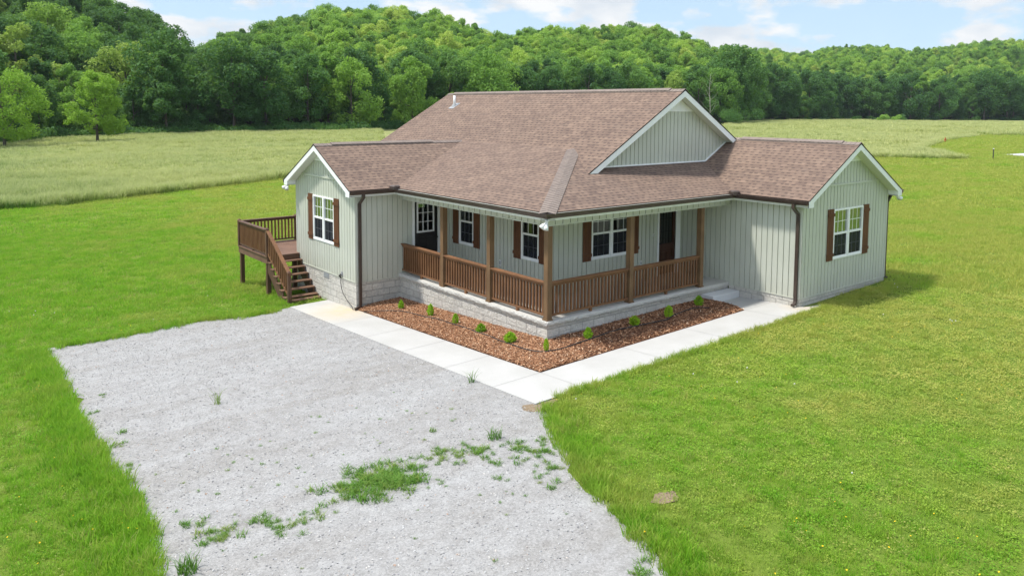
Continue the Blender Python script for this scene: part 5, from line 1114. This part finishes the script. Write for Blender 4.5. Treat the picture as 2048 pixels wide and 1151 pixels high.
# flowers
fx_, fy_ = wedge(2200, 7, 30, seed=77); k = lawn_ok(fx_, fy_); fx_, fy_ = fx_[k], fy_[k]
dn_ = np.sin(fx_*.9+1)*np.sin(fy_*.8)+g0.normal(0, .5, len(fx_)); k = dn_ > .55; fx_, fy_ = fx_[k], fy_[k]; n = len(fx_)
rad = .012
fl_ = ([(0, 0, .13)]+[(rad*math.cos(q*1.047), rad*math.sin(q*1.047), .137) for q in range(6)], [(0, 1+q, 1+(q+1) % 6) for q in range(6)])
cl_ = ([(rad*1.1*math.cos(q*1.047)*s, rad*1.1*math.sin(q*1.047)*s, z) for z, s in ((.09, .6), (.105, 1), (.12, .6)) for q in range(6)], [(q, (q+1) % 6, 6+(q+1) % 6, 6+q) for q in range(6)]+[(6+q, 6+(q+1) % 6, 12+(q+1) % 6, 12+q) for q in range(6)]+[tuple(12+q for q in range(6))])
scatter('wild_flowers', [(fl_[0], fl_[1], None, 0), (cl_[0], cl_[1], None, 1)], np.stack([fx_, fy_, ground_fn(fx_, fy_)], 1), (g0.random(n) < .10).astype(int), np.stack([g0.normal(0, .3, n), g0.normal(0, .3, n), g0.random(n)*6.28], 1), np.ones((n, 3)), [m_yel, m_clov], label='tiny yellow buttercups and white clover scattered over the lawn')
# loose stones
sx_, sy_ = wedge(60000, 5, 24, 45, 100, seed=88); k = in_poly(sx_, sy_, GRAV); sx_, sy_ = sx_[k], sy_[k]; n = len(sx_); print('stones', n)
stp = []
for i in range(4):
    g = np.random.default_rng(i); v = np.array([(a, b, c) for a in (-1, 1) for b in (-1, 1) for c in (-1, 1)])*np.array([1, .75, .5])+g.normal(0, .22, (8, 3)); stp.append((v, [(0, 1, 3, 2), (4, 6, 7, 5), (0, 4, 5, 1), (2, 3, 7, 6), (0, 2, 6, 4), (1, 5, 7, 3)], None, 0))
s = .004+.010*g0.random(n)**3
scatter('loose_stones', stp, np.stack([sx_, sy_, ground_fn(sx_, sy_)+.012], 1), g0.integers(0, 4, n), np.stack([g0.random(n)*.6, g0.random(n)*.6, g0.random(n)*6.28], 1), np.stack([s]*3, 1), [m_stone], label='loose crushed stones lying on the gravel driveway')
# mulch chips
n = 42000; cx_ = g0.uniform(-1.46, 6.0, n); cy_ = g0.uniform(-1.44, 7.0, n); k = in_poly(cx_, cy_, BED); cx_, cy_ = cx_[k], cy_[k]
n2 = 30000; ax = g0.uniform(-1.46, .02, n2); ay = g0.uniform(-1.44, 6.98, n2); cx_ = np.concatenate([cx_, ax]); cy_ = np.concatenate([cy_, ay]); n = len(cx_); print('chips', n)
chp = []
for i in range(4):
    g = np.random.default_rng(i+40); v = np.array([(-1, -.22, 0), (-.9, .2, .05), (1, .25, .02), (.8, -.2, 0), (-1, -.2, .14), (-.9, .2, .16), (1, .22, .15), (.8, -.2, .13)])+g.normal(0, .06, (8, 3)); chp.append((v, [(3, 2, 1, 0), (4, 5, 6, 7), (0, 1, 5, 4), (1, 2, 6, 5), (2, 3, 7, 6), (3, 0, 4, 7)], None, 0))
s = .014+.027*g0.random(n)
scatter('mulch_chips', chp, np.stack([cx_, cy_, bed_fn(cx_, cy_)+.004+.012*g0.random(n)], 1), g0.integers(0, 4, n), np.stack([g0.normal(0, .35, n), g0.normal(0, .35, n), g0.random(n)*6.28], 1), np.stack([s]*3, 1), [m_chip], label='reddish brown shredded wood mulch covering the planting bed')

# ------------------------------------------------------------------ thin summer haze
m_hz = bpy.data.materials.new('haze_air'); m_hz.use_nodes = True; t = m_hz.node_tree; t.nodes.clear(); ho = N(t, 'ShaderNodeOutputMaterial'); pv = N(t, 'ShaderNodeVolumePrincipled'); pv.inputs['Density'].default_value = HAZE_D; pv.inputs['Color'].default_value = (.80, .90, .97, 1); pv.inputs['Anisotropy'].default_value = .2; t.links.new(pv.outputs[0], ho.inputs['Volume'])
mb = MB(); mb.box(-5300, 5300, -5300, 5300, -3.5, 120); hz = mb.build('haze', m_hz, None); hz['kind'] = 'stuff'; hz['label'] = 'thin pale summer haze over the valley'
